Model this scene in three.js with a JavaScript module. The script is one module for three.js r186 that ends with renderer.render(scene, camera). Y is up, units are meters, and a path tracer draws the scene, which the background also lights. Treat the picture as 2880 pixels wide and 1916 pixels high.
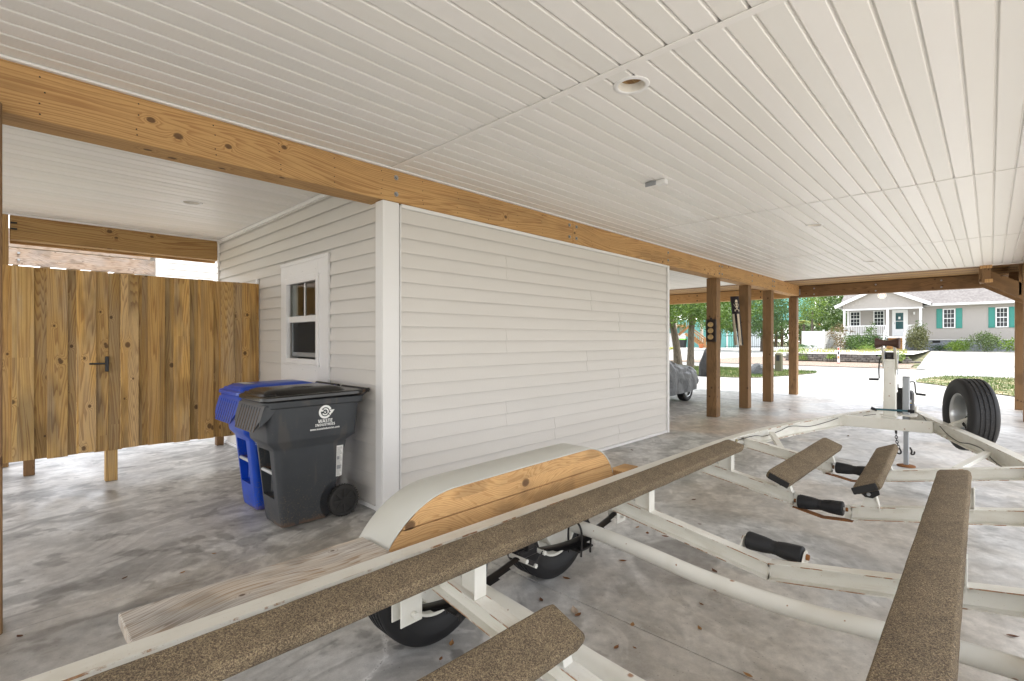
import * as THREE from 'three';
import { mergeGeometries, mergeVertices, toCreasedNormals } from 'three/addons/utils/BufferGeometryUtils.js';
import { Brush, Evaluator, SUBTRACTION } from 'three-bvh-csg';

// ---------------------------------------------------------------- camera, sky, sun, exposure
// plan coordinates: u runs along the long sided wall to the street, v runs from the camera to the back fence, h is up
const V3 = (u, v, h) => new THREE.Vector3(u, h, -v);
const scene = new THREE.Scene();
const camera = new THREE.PerspectiveCamera(68.83, 1.5031, 0.05, 900);
camera.position.set(0, 1.45, 0);
camera.lookAt(0.7202, 1.4492, -0.6938);
const renderer = new THREE.WebGLRenderer();
renderer.toneMapping = THREE.LinearToneMapping;
renderer.toneMappingExposure = 3.0;
renderer.shadowMap.enabled = true;

const sunDir = V3(0.13, -0.27, 0.955).normalize();
{ // hazy summer sky, brighter toward the horizon and around the sun
  const W = 256, Hh = 128, d = new Float32Array(W * Hh * 4), dir = new THREE.Vector3();
  for (let j = 0; j < Hh; j++) for (let i = 0; i < W; i++) {
    const el = ((j + 0.5) / Hh - 0.5) * Math.PI, az = ((i + 0.5) / W - 0.5) * 2 * Math.PI;
    dir.set(Math.cos(el) * Math.cos(az), Math.sin(el), Math.cos(el) * Math.sin(az));
    const t = Math.max(0, Math.sin(el)), k = Math.pow(1 - t, 3), g = Math.pow(Math.max(0, dir.dot(sunDir)), 6) * 0.35;
    const c = [0.80 + 0.42 * k + g, 0.86 + 0.34 * k + g, 1.0 + 0.16 * k + g * 0.9];
    const o = (j * W + i) * 4; for (let q = 0; q < 3; q++) d[o + q] = c[q] * 1.05; d[o + 3] = 1;
  }
  const sky = new THREE.DataTexture(d, W, Hh, THREE.RGBAFormat, THREE.FloatType);
  sky.mapping = THREE.EquirectangularReflectionMapping; sky.magFilter = sky.minFilter = THREE.LinearFilter; sky.wrapS = THREE.RepeatWrapping; sky.needsUpdate = true;
  scene.background = sky; scene.environment = sky;
}
const sun = new THREE.DirectionalLight(new THREE.Color().setRGB(1, 0.95, 0.87), 2.5);
sun.position.copy(sunDir).multiplyScalar(80).add(new THREE.Vector3(20, 0, -5)); sun.target.position.set(20, 0, -5);
sun.castShadow = true; sun.shadow.mapSize.set(4096, 4096);
Object.assign(sun.shadow.camera, { left: -60, right: 60, top: 60, bottom: -60, near: 1, far: 220 });
scene.add(sun, sun.target);

// ---------------------------------------------------------------- helpers
function rng(seed) { let a = seed >>> 0; return () => { a = (a + 0x6D2B79F5) | 0; let t = Math.imul(a ^ (a >>> 15), 1 | a); t = (t + Math.imul(t ^ (t >>> 7), 61 | t)) ^ t; return ((t ^ (t >>> 14)) >>> 0) / 4294967296; }; }
const R0 = rng(7);
const rr = (a, b, r = R0) => a + (b - a) * r();
const taken = {};
function numbered(n) { const k = taken[n] = (taken[n] ?? -1) + 1; return k ? n + '_' + String(k).padStart(3, '0') : n; }
function meta(o, label, category, group, kind) { o.userData = {}; if (label) o.userData.label = label; if (category) o.userData.category = category; if (group) o.userData.group = group; if (kind) o.userData.kind = kind; return o; }
// a thing: a Group at its base; geometries given to part() are in plan/world coordinates
function thing(name, label, category, base = [0, 0, 0], group) {
  const g = new THREE.Group(); g.name = numbered(name); g.position.copy(V3(...base)); scene.add(g); return meta(g, label, category, group);
}
function struct(name) { const g = new THREE.Group(); g.name = numbered(name); scene.add(g); return meta(g, null, null, null, 'structure'); }
function part(g, name, geo, mat, parent, label, kind) {
  if (Array.isArray(geo)) geo = merge(geo);
  const top = g; geo.translate(-top.position.x, -top.position.y, -top.position.z);
  const m = new THREE.Mesh(geo, mat); m.name = name; m.castShadow = m.receiveShadow = true; m.userData = {};
  if (label) m.userData.label = label; if (kind) m.userData.kind = kind;
  (parent || g).add(m); return m;
}
function single(name, geo, mat, label, category, group, kind) {
  if (Array.isArray(geo)) geo = merge(geo);
  geo.computeBoundingBox(); const b = geo.boundingBox, p = new THREE.Vector3((b.min.x + b.max.x) / 2, b.min.y, (b.min.z + b.max.z) / 2);
  geo.translate(-p.x, -p.y, -p.z);
  const m = new THREE.Mesh(geo, mat); m.name = numbered(name); m.position.copy(p); m.castShadow = m.receiveShadow = true; scene.add(m); return meta(m, label, category, group, kind);
}
function merge(list) {
  return mergeGeometries(list.map((g) => { let q = g.index ? g.toNonIndexed() : g; if (!q.attributes.uv) q.setAttribute('uv', new THREE.Float32BufferAttribute(new Float32Array(q.attributes.position.count * 2), 2)); for (const k of Object.keys(q.attributes)) if (!['position', 'normal', 'uv'].includes(k)) q.deleteAttribute(k); return q; }), false);
}
// chamfered box, size along three.js x,y,z; grain axis gives the texture's U direction; uv in metres
function cbox(sx, sy, sz, c = 0, grain = 'x', ou = 0, ov = 0) {
  const h = [sx / 2, sy / 2, sz / 2], tri = [], P = (s, ax) => s.map((q, i) => q * (i === ax ? h[i] : h[i] - c));
  const push = (...v) => { const a = v[0], b = v[1], d = v[2]; const n = [(b[1] - a[1]) * (d[2] - a[2]) - (b[2] - a[2]) * (d[1] - a[1]), (b[2] - a[2]) * (d[0] - a[0]) - (b[0] - a[0]) * (d[2] - a[2]), (b[0] - a[0]) * (d[1] - a[1]) - (b[1] - a[1]) * (d[0] - a[0])]; const m = v.reduce((s, q) => [s[0] + q[0], s[1] + q[1], s[2] + q[2]], [0, 0, 0]); if (n[0] * m[0] + n[1] * m[1] + n[2] * m[2] < 0) v.reverse(); for (let i = 1; i + 1 < v.length; i++) tri.push(v[0], v[i], v[i + 1]); };
  for (let ax = 0; ax < 3; ax++) for (const s of [-1, 1]) { const [p, q] = [(ax + 1) % 3, (ax + 2) % 3], mk = (a, b) => { const t = [0, 0, 0]; t[ax] = s; t[p] = a; t[q] = b; return P(t, ax); }; push(mk(-1, -1), mk(1, -1), mk(1, 1), mk(-1, 1)); }
  if (c > 0) {
    for (let ax = 0; ax < 3; ax++) for (const s1 of [-1, 1]) for (const s2 of [-1, 1]) { const [p, q] = [(ax + 1) % 3, (ax + 2) % 3], mk = (a, f) => { const t = [0, 0, 0]; t[ax] = a; t[p] = s1; t[q] = s2; return P(t, f); }; push(mk(-1, p), mk(1, p), mk(1, q), mk(-1, q)); }
    for (const a of [-1, 1]) for (const b of [-1, 1]) for (const d of [-1, 1]) push(P([a, b, d], 0), P([a, b, d], 1), P([a, b, d], 2));
  }
  const pos = new Float32Array(tri.length * 3), uv = new Float32Array(tri.length * 2); tri.forEach((t, i) => pos.set(t, i * 3));
  const g = new THREE.BufferGeometry(); g.setAttribute('position', new THREE.BufferAttribute(pos, 3)); g.computeVertexNormals();
  const n = g.attributes.normal, gi = 'xyz'.indexOf(grain), o1 = (gi + 1) % 3, o2 = (gi + 2) % 3;
  for (let i = 0; i < tri.length; i++) { const nn = [Math.abs(n.getX(i)), Math.abs(n.getY(i)), Math.abs(n.getZ(i))], t = tri[i]; const f = nn.indexOf(Math.max(...nn)); let a, b; if (f === gi) { a = t[o1] * 0.35; b = t[o2]; } else { a = t[gi]; b = t[f === o1 ? o2 : o1]; } uv[i * 2] = a + ou; uv[i * 2 + 1] = b + ov; }
  g.setAttribute('uv', new THREE.BufferAttribute(uv, 2)); return g;
}
// box by plan limits
function bx(u0, u1, v0, v1, h0, h1, c = 0, grain = 'x', ou = 0, ov = 0) { const g = cbox(Math.abs(u1 - u0), Math.abs(h1 - h0), Math.abs(v1 - v0), c, grain, ou, ov); g.translate((u0 + u1) / 2, (h0 + h1) / 2, -(v0 + v1) / 2); return g; }
const wb = (u0, u1, v0, v1, h0, h1, c, grain) => bx(u0, u1, v0, v1, h0, h1, c, grain, rr(0, 9), rr(0, 3)); // wood: random place in the grain
// place geometry built along +x (length), y up at segment a -> b (plan points)
function frame(a, b, upv) {
  const A = V3(...a), B = V3(...b), x = B.clone().sub(A).normalize(); let up = upv ? V3(...upv) : new THREE.Vector3(0, 1, 0);
  const z = new THREE.Vector3().crossVectors(x, up).normalize(); up = new THREE.Vector3().crossVectors(z, x); return { m: new THREE.Matrix4().makeBasis(x, up, z).setPosition(A), L: A.distanceTo(B) };
}
function bar(a, b, hy, wz, c = 0.003, upv, ou = 0, ov = 0) { const { m, L } = frame(a, b, upv); const g = cbox(L, hy, wz, c, 'x', ou, ov); g.translate(L / 2, 0, 0); return g.applyMatrix4(m); } // centred on the line
function extr(a, b, pts, upv) { // pts: outline (left side, up) swept from a to b
  const { m, L } = frame(a, b, upv); const s = new THREE.Shape(pts.map((p) => new THREE.Vector2(p[0], p[1])));
  const g = new THREE.ExtrudeGeometry(s, { depth: L, bevelEnabled: false }); g.applyMatrix4(new THREE.Matrix4().makeBasis(new THREE.Vector3(0, 0, -1), new THREE.Vector3(0, 1, 0), new THREE.Vector3(1, 0, 0)));
  return g.applyMatrix4(m);
}
const ISEC = (H, W, tf = 0.008, tw = 0.006) => [[-W / 2, 0], [-W / 2, -tf], [-tw / 2, -tf - 0.004], [-tw / 2, -H + tf + 0.004], [-W / 2, -H + tf], [-W / 2, -H], [W / 2, -H], [W / 2, -H + tf], [tw / 2, -H + tf + 0.004], [tw / 2, -tf - 0.004], [W / 2, -tf], [W / 2, 0]];
function tube(pts, r, seg = 24, rs = 8, tension = 0.5) { const g = new THREE.TubeGeometry(new THREE.CatmullRomCurve3(pts.map((p) => V3(...p)), false, 'catmullrom', tension), seg, r, rs, false); const L = g.parameters.path.getLength(), uv = g.attributes.uv; for (let i = 0; i < uv.count; i++) uv.setXY(i, uv.getX(i) * L, uv.getY(i) * 6.28 * r); return g; }
function cyl(a, b, r0, r1 = r0, seg = 16, open = false) { const A = V3(...a), B = V3(...b), L = A.distanceTo(B), g = new THREE.CylinderGeometry(r1, r0, L, seg, 1, open); g.translate(0, L / 2, 0); g.applyQuaternion(new THREE.Quaternion().setFromUnitVectors(new THREE.Vector3(0, 1, 0), B.clone().sub(A).normalize())); return g.translate(A.x, A.y, A.z); }
function lathe(prof, seg, a, dir) { // prof [[r, along]], axis from a along dir
  const g = new THREE.LatheGeometry(prof.map((p) => new THREE.Vector2(p[0], p[1])), seg); g.applyQuaternion(new THREE.Quaternion().setFromUnitVectors(new THREE.Vector3(0, 1, 0), V3(...dir).normalize())); const A = V3(...a); return g.translate(A.x, A.y, A.z);
}
function poly(pts, hf, steps = 0) { // flat sheet over plan polygon; uv in metres
  const s = new THREE.Shape(pts.map((p) => new THREE.Vector2(p[0], p[1]))), g = new THREE.ShapeGeometry(s), p = g.attributes.position; const uv = [];
  for (let i = 0; i < p.count; i++) { const u = p.getX(i), v = p.getY(i); uv.push(u, v); p.setXYZ(i, u, typeof hf === 'function' ? hf(u, v) : hf, -v); }
  g.setAttribute('uv', new THREE.Float32BufferAttribute(uv, 2)); g.computeVertexNormals();
  const n = g.attributes.normal; if (n.getY(0) < 0) { const ix = g.index.array; for (let i = 0; i < ix.length; i += 3) { const t = ix[i]; ix[i] = ix[i + 1]; ix[i + 1] = t; } g.computeVertexNormals(); }
  return g;
}
function loft(rings, close = true, run = null) { // rings: arrays of [u,v,h] of equal length
  const n = rings[0].length, pos = [], uv = [], q = (a, b, c, ua, ub, uc) => { pos.push(...a, ...b, ...c); uv.push(...ua, ...ub, ...uc); };
  const W = (p) => { const t = V3(...p); return [t.x, t.y, t.z]; }; let per = [0]; for (let i = 0; i < n; i++) { const a = rings[0][i], b = rings[0][(i + 1) % n]; per.push(per[i] + Math.hypot(a[0] - b[0], a[1] - b[1], a[2] - b[2])); }
  for (let k = 0; k + 1 < rings.length; k++) for (let i = 0; i < n; i++) { const j = (i + 1) % n, A = W(rings[k][i]), B = W(rings[k][j]), C = W(rings[k + 1][j]), D = W(rings[k + 1][i]); if (run && !k && !i) { const tot = per[n]; per = per.map((q) => q / tot); } const hh = (r, x) => (run ? run[r] : rings[r][x][2]); q(A, B, C, [per[i], hh(k, i)], [per[i + 1], hh(k, j)], [per[i + 1], hh(k + 1, j)]); q(A, C, D, [per[i], hh(k, i)], [per[i + 1], hh(k + 1, j)], [per[i], hh(k + 1, i)]); }
  if (close) for (const [r, f] of [[rings[0], -1], [rings[rings.length - 1], 1]]) { const c = r.reduce((s, p) => [s[0] + p[0] / n, s[1] + p[1] / n, s[2] + p[2] / n], [0, 0, 0]); for (let i = 0; i < n; i++) { const a = W(r[i]), b = W(r[(i + 1) % n]), m = W(c); const u1 = [r[i][0], r[i][1]], u2 = [r[(i + 1) % n][0], r[(i + 1) % n][1]], u3 = [c[0], c[1]]; if (f > 0) q(a, b, m, u1, u2, u3); else q(b, a, m, u2, u1, u3); } }
  let g = new THREE.BufferGeometry(); g.setAttribute('position', new THREE.Float32BufferAttribute(pos, 3)); g.setAttribute('uv', new THREE.Float32BufferAttribute(uv, 2)); g.computeVertexNormals(); return g;
}
function rrect(u0, u1, v0, v1, h, r, n = 4) { // rounded rectangle ring, counter-clockwise in (u,v)
  const o = []; for (const [cu, cv, a0] of [[u1 - r, v1 - r, 0], [u0 + r, v1 - r, 90], [u0 + r, v0 + r, 180], [u1 - r, v0 + r, 270]]) for (let i = 0; i <= n; i++) { const a = (a0 + 90 * i / n) * Math.PI / 180; o.push([cu + r * Math.cos(a), cv + r * Math.sin(a), typeof h === 'function' ? h(cu + r * Math.cos(a), cv + r * Math.sin(a)) : h]); } return o;
}
const crease = (g, a = 0.7) => toCreasedNormals(g, a);

// ---------------------------------------------------------------- noise and textures
function hash2(x, y, s) { let h = Math.imul(x, 374761393) ^ Math.imul(y, 668265263) ^ Math.imul(s, 974634777); h = Math.imul(h ^ (h >>> 13), 1274126177); return ((h ^ (h >>> 16)) >>> 0) / 4294967296; }
function vn(x, y, s, px = 0, py = 0) { let xi = Math.floor(x), yi = Math.floor(y); const fx = x - xi, fy = y - yi, a = fx * fx * (3 - 2 * fx), b = fy * fy * (3 - 2 * fy); const wx = (q) => px ? ((q % px) + px) % px : q, wy = (q) => py ? ((q % py) + py) % py : q; const x0 = wx(xi), x1 = wx(xi + 1), y0 = wy(yi), y1 = wy(yi + 1); const p = hash2(x0, y0, s), q = hash2(x1, y0, s), r = hash2(x0, y1, s), t = hash2(x1, y1, s); return p + (q - p) * a + (r - p) * b + (p - q - r + t) * a * b; }
function fbm(x, y, s, oct = 4, px = 0, py = 0) { let v = 0, a = 0.5, t = 0; for (let i = 0; i < oct; i++) { v += a * vn(x, y, s + i * 17, px, py); t += a; x *= 2; y *= 2; px *= 2; py *= 2; a *= 0.5; } return v / t; }
const sst = (a, b, x) => { const t = Math.min(1, Math.max(0, (x - a) / (b - a))); return t * t * (3 - 2 * t); };
const mix = (a, b, t) => a + (b - a) * t, mix3 = (a, b, t) => [mix(a[0], b[0], t), mix(a[1], b[1], t), mix(a[2], b[2], t)];
const toS = (x) => { x = Math.min(1, Math.max(0, x)); return 255 * (x <= 0.0031308 ? 12.92 * x : 1.055 * Math.pow(x, 1 / 2.4) - 0.055); };
function tex(W, H, Lm, Wm, fn, color = true) { // fn(i,j) -> linear rgb (or a grey value); the picture spans Lm x Wm metres
  const d = new Uint8Array(W * H * 4);
  for (let j = 0; j < H; j++) for (let i = 0; i < W; i++) { const c = fn(i, j), o = (j * W + i) * 4; if (color) { d[o] = toS(c[0]); d[o + 1] = toS(c[1]); d[o + 2] = toS(c[2]); } else { const g = Math.min(1, Math.max(0, c)) * 255; d[o] = d[o + 1] = d[o + 2] = g; } d[o + 3] = 255; }
  const t = new THREE.DataTexture(d, W, H, THREE.RGBAFormat); t.wrapS = t.wrapT = THREE.RepeatWrapping; t.magFilter = THREE.LinearFilter; t.minFilter = THREE.LinearMipmapLinearFilter; t.generateMipmaps = true; if (color) t.colorSpace = THREE.SRGBColorSpace; t.repeat.set(1 / Lm, 1 / Wm); t.needsUpdate = true; return t;
}
const lin = (c) => (Array.isArray(c) ? new THREE.Color().setRGB(...c) : new THREE.Color(c ?? 0xffffff));
const std = (o) => new THREE.MeshStandardMaterial({ roughness: 0.7, metalness: 0, ...o, color: lin(o.color) });
const phys = (o) => new THREE.MeshPhysicalMaterial({ roughness: 0.7, metalness: 0, ...o, color: lin(o.color) });
function woodTex(seed, W, H, Lm, Wm, early, late, o = {}) { // flat-sawn softwood with cathedral figure and knots
  const r = rng(seed), kn = [], nk = o.knots ?? 5; for (let i = 0; i < nk; i++) kn.push([r() * Lm, r() * Wm, rr(0.35, 1, r) * (o.kr ?? 0.016)]);
  const F = o.freq ?? 75, grey = o.grey ?? 0, dark = o.knotCol ?? [0.07, 0.03, 0.012], per = o.boards ?? 1, bw = Wm / per;
  const colour = new Float32Array(W * H); // late wood share, kept for the relief
  const t = tex(W, H, Lm, Wm, (i, j) => {
    const x = i / W * Lm, y = j / H * Wm, b = Math.floor(y / bw), yc = (b + 0.5) * bw, sd = seed + b * 31;
    const q = x / Lm, D = (o.depth ?? 0.05) * (0.12 + 1.5 * vn(q * 3, b * 5 + 0.5, sd, 3)) + 0.012 * fbm(q * 8, y * 12, sd + 3, 3, 8);
    let yy = y - yc + (vn(q * 4, 0.3, sd + 9, 4) - 0.5) * bw * 0.8 + 0.006 * (fbm(q * 26, y * 30, sd + 5, 2, 26) - 0.5) + (o.shift ?? 0);
    let ph = Math.hypot(yy, D) * F * (0.8 + 0.4 * vn(q * 2, 1.5, sd + 11, 2)) + (o.irr ?? 1.2) * (vn(yy * 38 + 90, q * 1.2, sd + 13) + 0.6 * vn(yy * 95 + 90, q * 2.1, sd + 15)), core = 0, edge = 0;
    for (const k of kn) { let dx = Math.abs(x - k[0]); dx = Math.min(dx, Lm - dx); let dy = y - k[1]; dy = Math.abs(dy) > Wm / 2 ? Wm - Math.abs(dy) : dy; const dist = Math.hypot(dx / 1.35, dy); if (dist < k[2] * 6) { const w = Math.exp(-Math.pow(dist / (k[2] * 2.2), 2)); ph += w * 3.2 * (1 - dist / (k[2] * 6)); core = Math.max(core, 1 - sst(k[2] * 0.8, k[2] * 1.12, dist)); edge = Math.max(edge, Math.exp(-Math.pow((dist - k[2]) / (k[2] * 0.16), 2))); } }
    const f = ph - Math.floor(ph), lw = sst(0.35, 0.86, f) * (1 - sst(0.9, 1, f)); const fib = vn(x * 60, y * 900, sd + 21) * 0.5 + vn(x * 25, y * 2200, sd + 22) * 0.5;
    let c = mix3(early, late, lw * (o.contrast ?? 0.85)); const tone = 0.86 + 0.22 * fib + 0.22 * (fbm(q * 5, y * 6, sd + 30, 3, 5) - 0.5); c = c.map((z) => z * tone);
    if (grey) { const gw = grey * sst(0.3, 0.75, fbm(q * 9, y * 14, sd + 40, 4, 9)); const l = 0.3 * c[0] + 0.5 * c[1] + 0.2 * c[2]; c = mix3(c, [l * 1.08, l * 1.05, l], gw); }
    if (o.stain) { const sw = o.stain * sst(0.52, 0.75, fbm(q * 7, y * 5, sd + 50, 4, 7)); c = c.map((z) => z * (1 - sw)); }
    c = mix3(c, dark, Math.max(core * 0.82, edge * 0.75)); colour[j * W + i] = lw; return c;
  });
  const bmp = tex(W, H, Lm, Wm, (i, j) => 0.35 + 0.4 * colour[j * W + i] + 0.25 * hash2(i >> 2, j, seed), false);
  return { map: t, bumpMap: bmp };
}

// ---------------------------------------------------------------- materials
const M = {};
function slabColour(u, v, i, j) { // grey concrete with trowel swirls, mildew streaks, rusty tint and scuffs
  const a = 0.45, x = u * Math.cos(a) + v * Math.sin(a), y = -u * Math.sin(a) + v * Math.cos(a);
  const wx = fbm(u * 1.1, v * 1.1, 3, 3) - 0.5, wy = fbm(u * 1.1, v * 1.1, 8, 3) - 0.5;
  const streak = fbm(x * 1.2 + wx * 2.8, y * 2.9 + wy * 3.2, 21, 8), blot = fbm(u * 3.1 + wx * 1.5, v * 3.1 + wy * 1.5, 33, 7), cloud = fbm(u * 0.45, v * 0.45, 45, 4), fine = fbm(u * 26, v * 26, 51, 4), fine2 = fbm(x * 8 + wx * 3, y * 15, 47, 5);
  let c = mix3([0.50, 0.49, 0.467], [0.61, 0.602, 0.58], sst(0.32, 0.66, cloud * 0.25 + blot * 0.3 + fine2 * 0.45));
  const swirl = sst(0.55, 0.8, fbm(x * 2.4 + wx * 5, y * 6 + wy * 4, 61, 6)); c = mix3(c, [0.70, 0.695, 0.675], swirl * 0.2);
  const left = sst(3.0, 3.8, v) * sst(4.5, 1.5, u), near = sst(2.6, 1.4, u) * sst(2.8, 1.6, v), amt = 0.44 + 0.16 * left + 0.30 * near;
  const dark = Math.max(sst(0.56, 0.61, streak * 0.62 + blot * 0.38) * amt, 0.7 * amt * sst(0.6, 0.7, fbm(x * 3 + wx * 5, y * 8 + wy * 6, 25, 7))); const ridge = 1 - Math.abs(2 * fbm(x * 0.9 + wx * 3, y * 3 + wy * 3, 121, 8) - 1), vein = sst(0.86, 0.985, ridge) * (0.25 + 0.75 * sst(0.42, 0.6, fbm(u * 0.9, v * 0.9, 127, 3))) * (0.35 + 0.65 * fine); c = mix3(c, [0.16, 0.156, 0.147], Math.min(0.86, Math.max(dark * 0.9, vein * (0.45 + 0.4 * left + 0.2 * near))));
  const spot = sst(0.62, 0.72, fbm(u * 6.2 + wx * 3, v * 6.2, 71, 6)) * amt; c = mix3(c, [0.12, 0.115, 0.105], spot * 0.8);
  const tan = sst(0.42, 0.62, fbm(u * 0.5, v * 0.6, 83, 3)) * sst(4.5, 7.5, u) * sst(1.6, 2.8, v) * sst(13.5, 10.5, u); c = mix3(c, [0.52, 0.38, 0.26], tan * 0.6);
  const tan2 = sst(0.46, 0.66, fbm(u * 0.8 + 5, v * 0.8, 89, 5)); c = mix3(c, [0.50, 0.42, 0.32], tan2 * 0.42 * sst(4.0, 3.2, v));
  { const du = (u - 3.08) / 0.34 + wx * 0.9, dv = (v - 1.48) / 0.24 + wy * 0.9; c = mix3(c, [0.24, 0.22, 0.2], 0.6 * (1 - sst(0.85, 1.0, Math.hypot(du, dv)))); } // dried oil patch
  for (const [a0, b0, a1, b1] of [[1.36, 2.23, 1.3, 2.1], [1.3, 2.1, 1.24, 2.0], [1.24, 2.0, 1.1, 1.92], [1.1, 1.92, 0.9, 1.84]]) { const du = a1 - a0, dv = b1 - b0, t = Math.min(1, Math.max(0, ((u - a0) * du + (v - b0) * dv) / (du * du + dv * dv))), d = Math.hypot(u - a0 - du * t + 0.03 * (fbm(u * 30, v * 30, 97, 3) - 0.5), v - b0 - dv * t + 0.03 * (fbm(u * 30, v * 30, 98, 3) - 0.5)); c = mix3(c, [0.82, 0.81, 0.79], 0.7 * sst(0.02, 0.002, d)); if (d < 0.0025) c = mix3(c, [0.1, 0.09, 0.08], 0.6); } // lime bloom along a hairline crack
  const pit = hash2(i, j, 77) > 0.9985 ? 0.45 : 1, mott = fbm(u * 5.5 + wx * 2, v * 5.5 + wy * 2, 95, 5), k = (0.70 + 0.44 * fine + 0.14 * hash2(i, j, 5)) * (0.88 + 0.2 * sst(0.36, 0.64, mott)) * pit; return c.map((z) => z * k);
}
const SLABS = [];
{
  const bump = tex(512, 512, 0.3, 0.3, (i, j) => 0.6 * fbm(i / 16, j / 16, 93, 4, 32, 32) + 0.4 * hash2(i, j, 94), false), rough = tex(512, 512, 1, 1, (i, j) => 0.24 + 0.4 * fbm(i / 32, j / 32, 91, 6, 16, 16), false);
  const slabMat = (u0, u1, v0, v1, W, H) => { const L = u1 - u0, D = v1 - v0, m = tex(W, H, L, D, (i, j) => slabColour(u0 + (i + 0.5) / W * L, v0 + (j + 0.5) / H * D, i, j)); m.wrapS = m.wrapT = THREE.ClampToEdgeWrapping; m.repeat.set(1, 1); return { u0, v0, L, D, mat: std({ map: m, roughnessMap: rough, roughness: 1, bumpMap: bump, bumpScale: 0.0008 }) }; };
  SLABS.push(slabMat(-1.4, 2.245, -0.45, 3.52, 900, 980), slabMat(2.245, 7.2, -0.45, 3.52, 1150, 920), slabMat(-1.4, 2.245, 3.52, 8.55, 860, 1180), slabMat(-4, 15, -4.5, 8.6, 1000, 690));
}
{ // sunlit street concrete, paler
  const map = tex(1024, 1024, 9, 9, (i, j) => { const x = i / 1024 * 16, y = j / 1024 * 16; const c = mix3([0.25, 0.243, 0.225], [0.36, 0.352, 0.33], fbm(x, y, 101, 6, 16, 16)); const s = sst(0.58, 0.75, fbm(x / 2, y * 2, 111, 5, 8, 32)); const k = 0.93 + 0.1 * hash2(i, j, 9); return mix3(c, [0.30, 0.28, 0.25], s * 0.5).map((z) => z * k); });
  M.drive = std({ map, roughness: 0.85 }); M.road = std({ map, color: [0.74, 0.755, 0.77], roughness: 0.9 });
}
const W_BEAM = woodTex(11, 2048, 256, 4.6, 0.30, [0.56, 0.335, 0.135], [0.35, 0.17, 0.058], { knots: 5, kr: 0.019, freq: 95, depth: 0.10, stain: 0.2, contrast: 0.75 });
const W_BEAM2 = woodTex(14, 1024, 256, 4.0, 0.30, [0.43, 0.27, 0.105], [0.25, 0.125, 0.04], { knots: 8, kr: 0.02, freq: 70, depth: 0.08, stain: 0.2 });
const W_POST = woodTex(17, 1024, 256, 2.7, 0.4, [0.27, 0.155, 0.066], [0.14, 0.072, 0.029], { knots: 7, kr: 0.02, freq: 130, depth: 0.07, stain: 0.25 });
const W_FENCE = woodTex(23, 2048, 512, 4.4, 0.6, [0.62, 0.40, 0.145], [0.36, 0.19, 0.062], { knots: 20, kr: 0.021, freq: 100, depth: 0.07, boards: 4, stain: 0.34, grey: 0.2, contrast: 0.78 });
const W_FENCE2 = woodTex(29, 2048, 512, 4.4, 0.6, [0.56, 0.36, 0.13], [0.32, 0.165, 0.055], { knots: 17, kr: 0.02, freq: 125, depth: 0.1, boards: 4, stain: 0.38, grey: 0.3, contrast: 0.75 });
const W_RAW = woodTex(31, 1024, 256, 1.9, 0.34, [0.66, 0.40, 0.17], [0.47, 0.24, 0.085], { knots: 4, kr: 0.022, freq: 110, depth: 0.12, shift: 0.16, contrast: 0.7, stain: 0.3, irr: 2 });
const W_GREY = woodTex(37, 1024, 256, 1.6, 0.3, [0.60, 0.53, 0.44], [0.36, 0.25, 0.16], { knots: 5, kr: 0.008, freq: 55, depth: 0.1, shift: 0.3, grey: 0.6, stain: 0.3, contrast: 0.9, irr: 3.2 });
const wood = (t, o = {}) => std({ map: t.map, bumpMap: t.bumpMap, bumpScale: 0.0006, roughness: 0.72, ...o });
M.beam = wood(W_BEAM); M.beamDark = wood(W_BEAM2); M.beamPale = wood(W_BEAM, { color: [1.0, 0.98, 0.98] }); M.post = wood(W_POST, { bumpScale: 0.001 }); M.postDark = M.post;
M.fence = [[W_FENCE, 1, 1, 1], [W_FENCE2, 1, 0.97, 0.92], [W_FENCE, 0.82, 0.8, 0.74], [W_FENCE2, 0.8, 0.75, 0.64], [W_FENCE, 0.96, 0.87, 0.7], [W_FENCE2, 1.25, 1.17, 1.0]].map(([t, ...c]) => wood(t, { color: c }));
M.raw = wood(W_RAW); M.grey = wood(W_GREY, { roughness: 0.85 });
{ const bump = tex(1024, 128, 1.2, 0.13, (i, j) => fbm(i / 24, j / 1.6, 141, 4, 43, 80), false); M.siding = std({ color: [0.69, 0.66, 0.615], roughness: 0.5, bumpMap: bump, bumpScale: 0.0005 }); M.sidingB = std({ color: [0.675, 0.648, 0.605], roughness: 0.55, bumpMap: bump, bumpScale: 0.0005 }); }
M.trim = std({ color: [0.80, 0.79, 0.775], roughness: 0.4 });
M.ceil = [std({ color: [0.82, 0.795, 0.75], roughness: 0.38 }), std({ color: [0.80, 0.78, 0.74], roughness: 0.42 }), std({ color: [0.84, 0.815, 0.78], roughness: 0.36 })];
M.ceilBack = std({ color: [0.62, 0.6, 0.565], roughness: 0.6 });
M.bolt = std({ color: [0.36, 0.37, 0.38], roughness: 0.45, metalness: 0.8 }); M.galv = std({ color: [0.36, 0.38, 0.4], roughness: 0.5, metalness: 0.55 });
M.black = std({ color: [0.012, 0.012, 0.013], roughness: 0.45 }); M.rubber = std({ color: [0.008, 0.0085, 0.010], roughness: 0.62 });
M.dark = std({ color: [0.02, 0.019, 0.018], roughness: 0.8 }); M.oily = std({ color: [0.03, 0.028, 0.027], roughness: 0.4, metalness: 0.4 });
M.glass = phys({ color: [0.9, 0.93, 0.92], transmission: 1, roughness: 0.02, thickness: 0, ior: 1.5 }); M.room = std({ color: [0.45, 0.43, 0.4], roughness: 0.9 });
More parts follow.
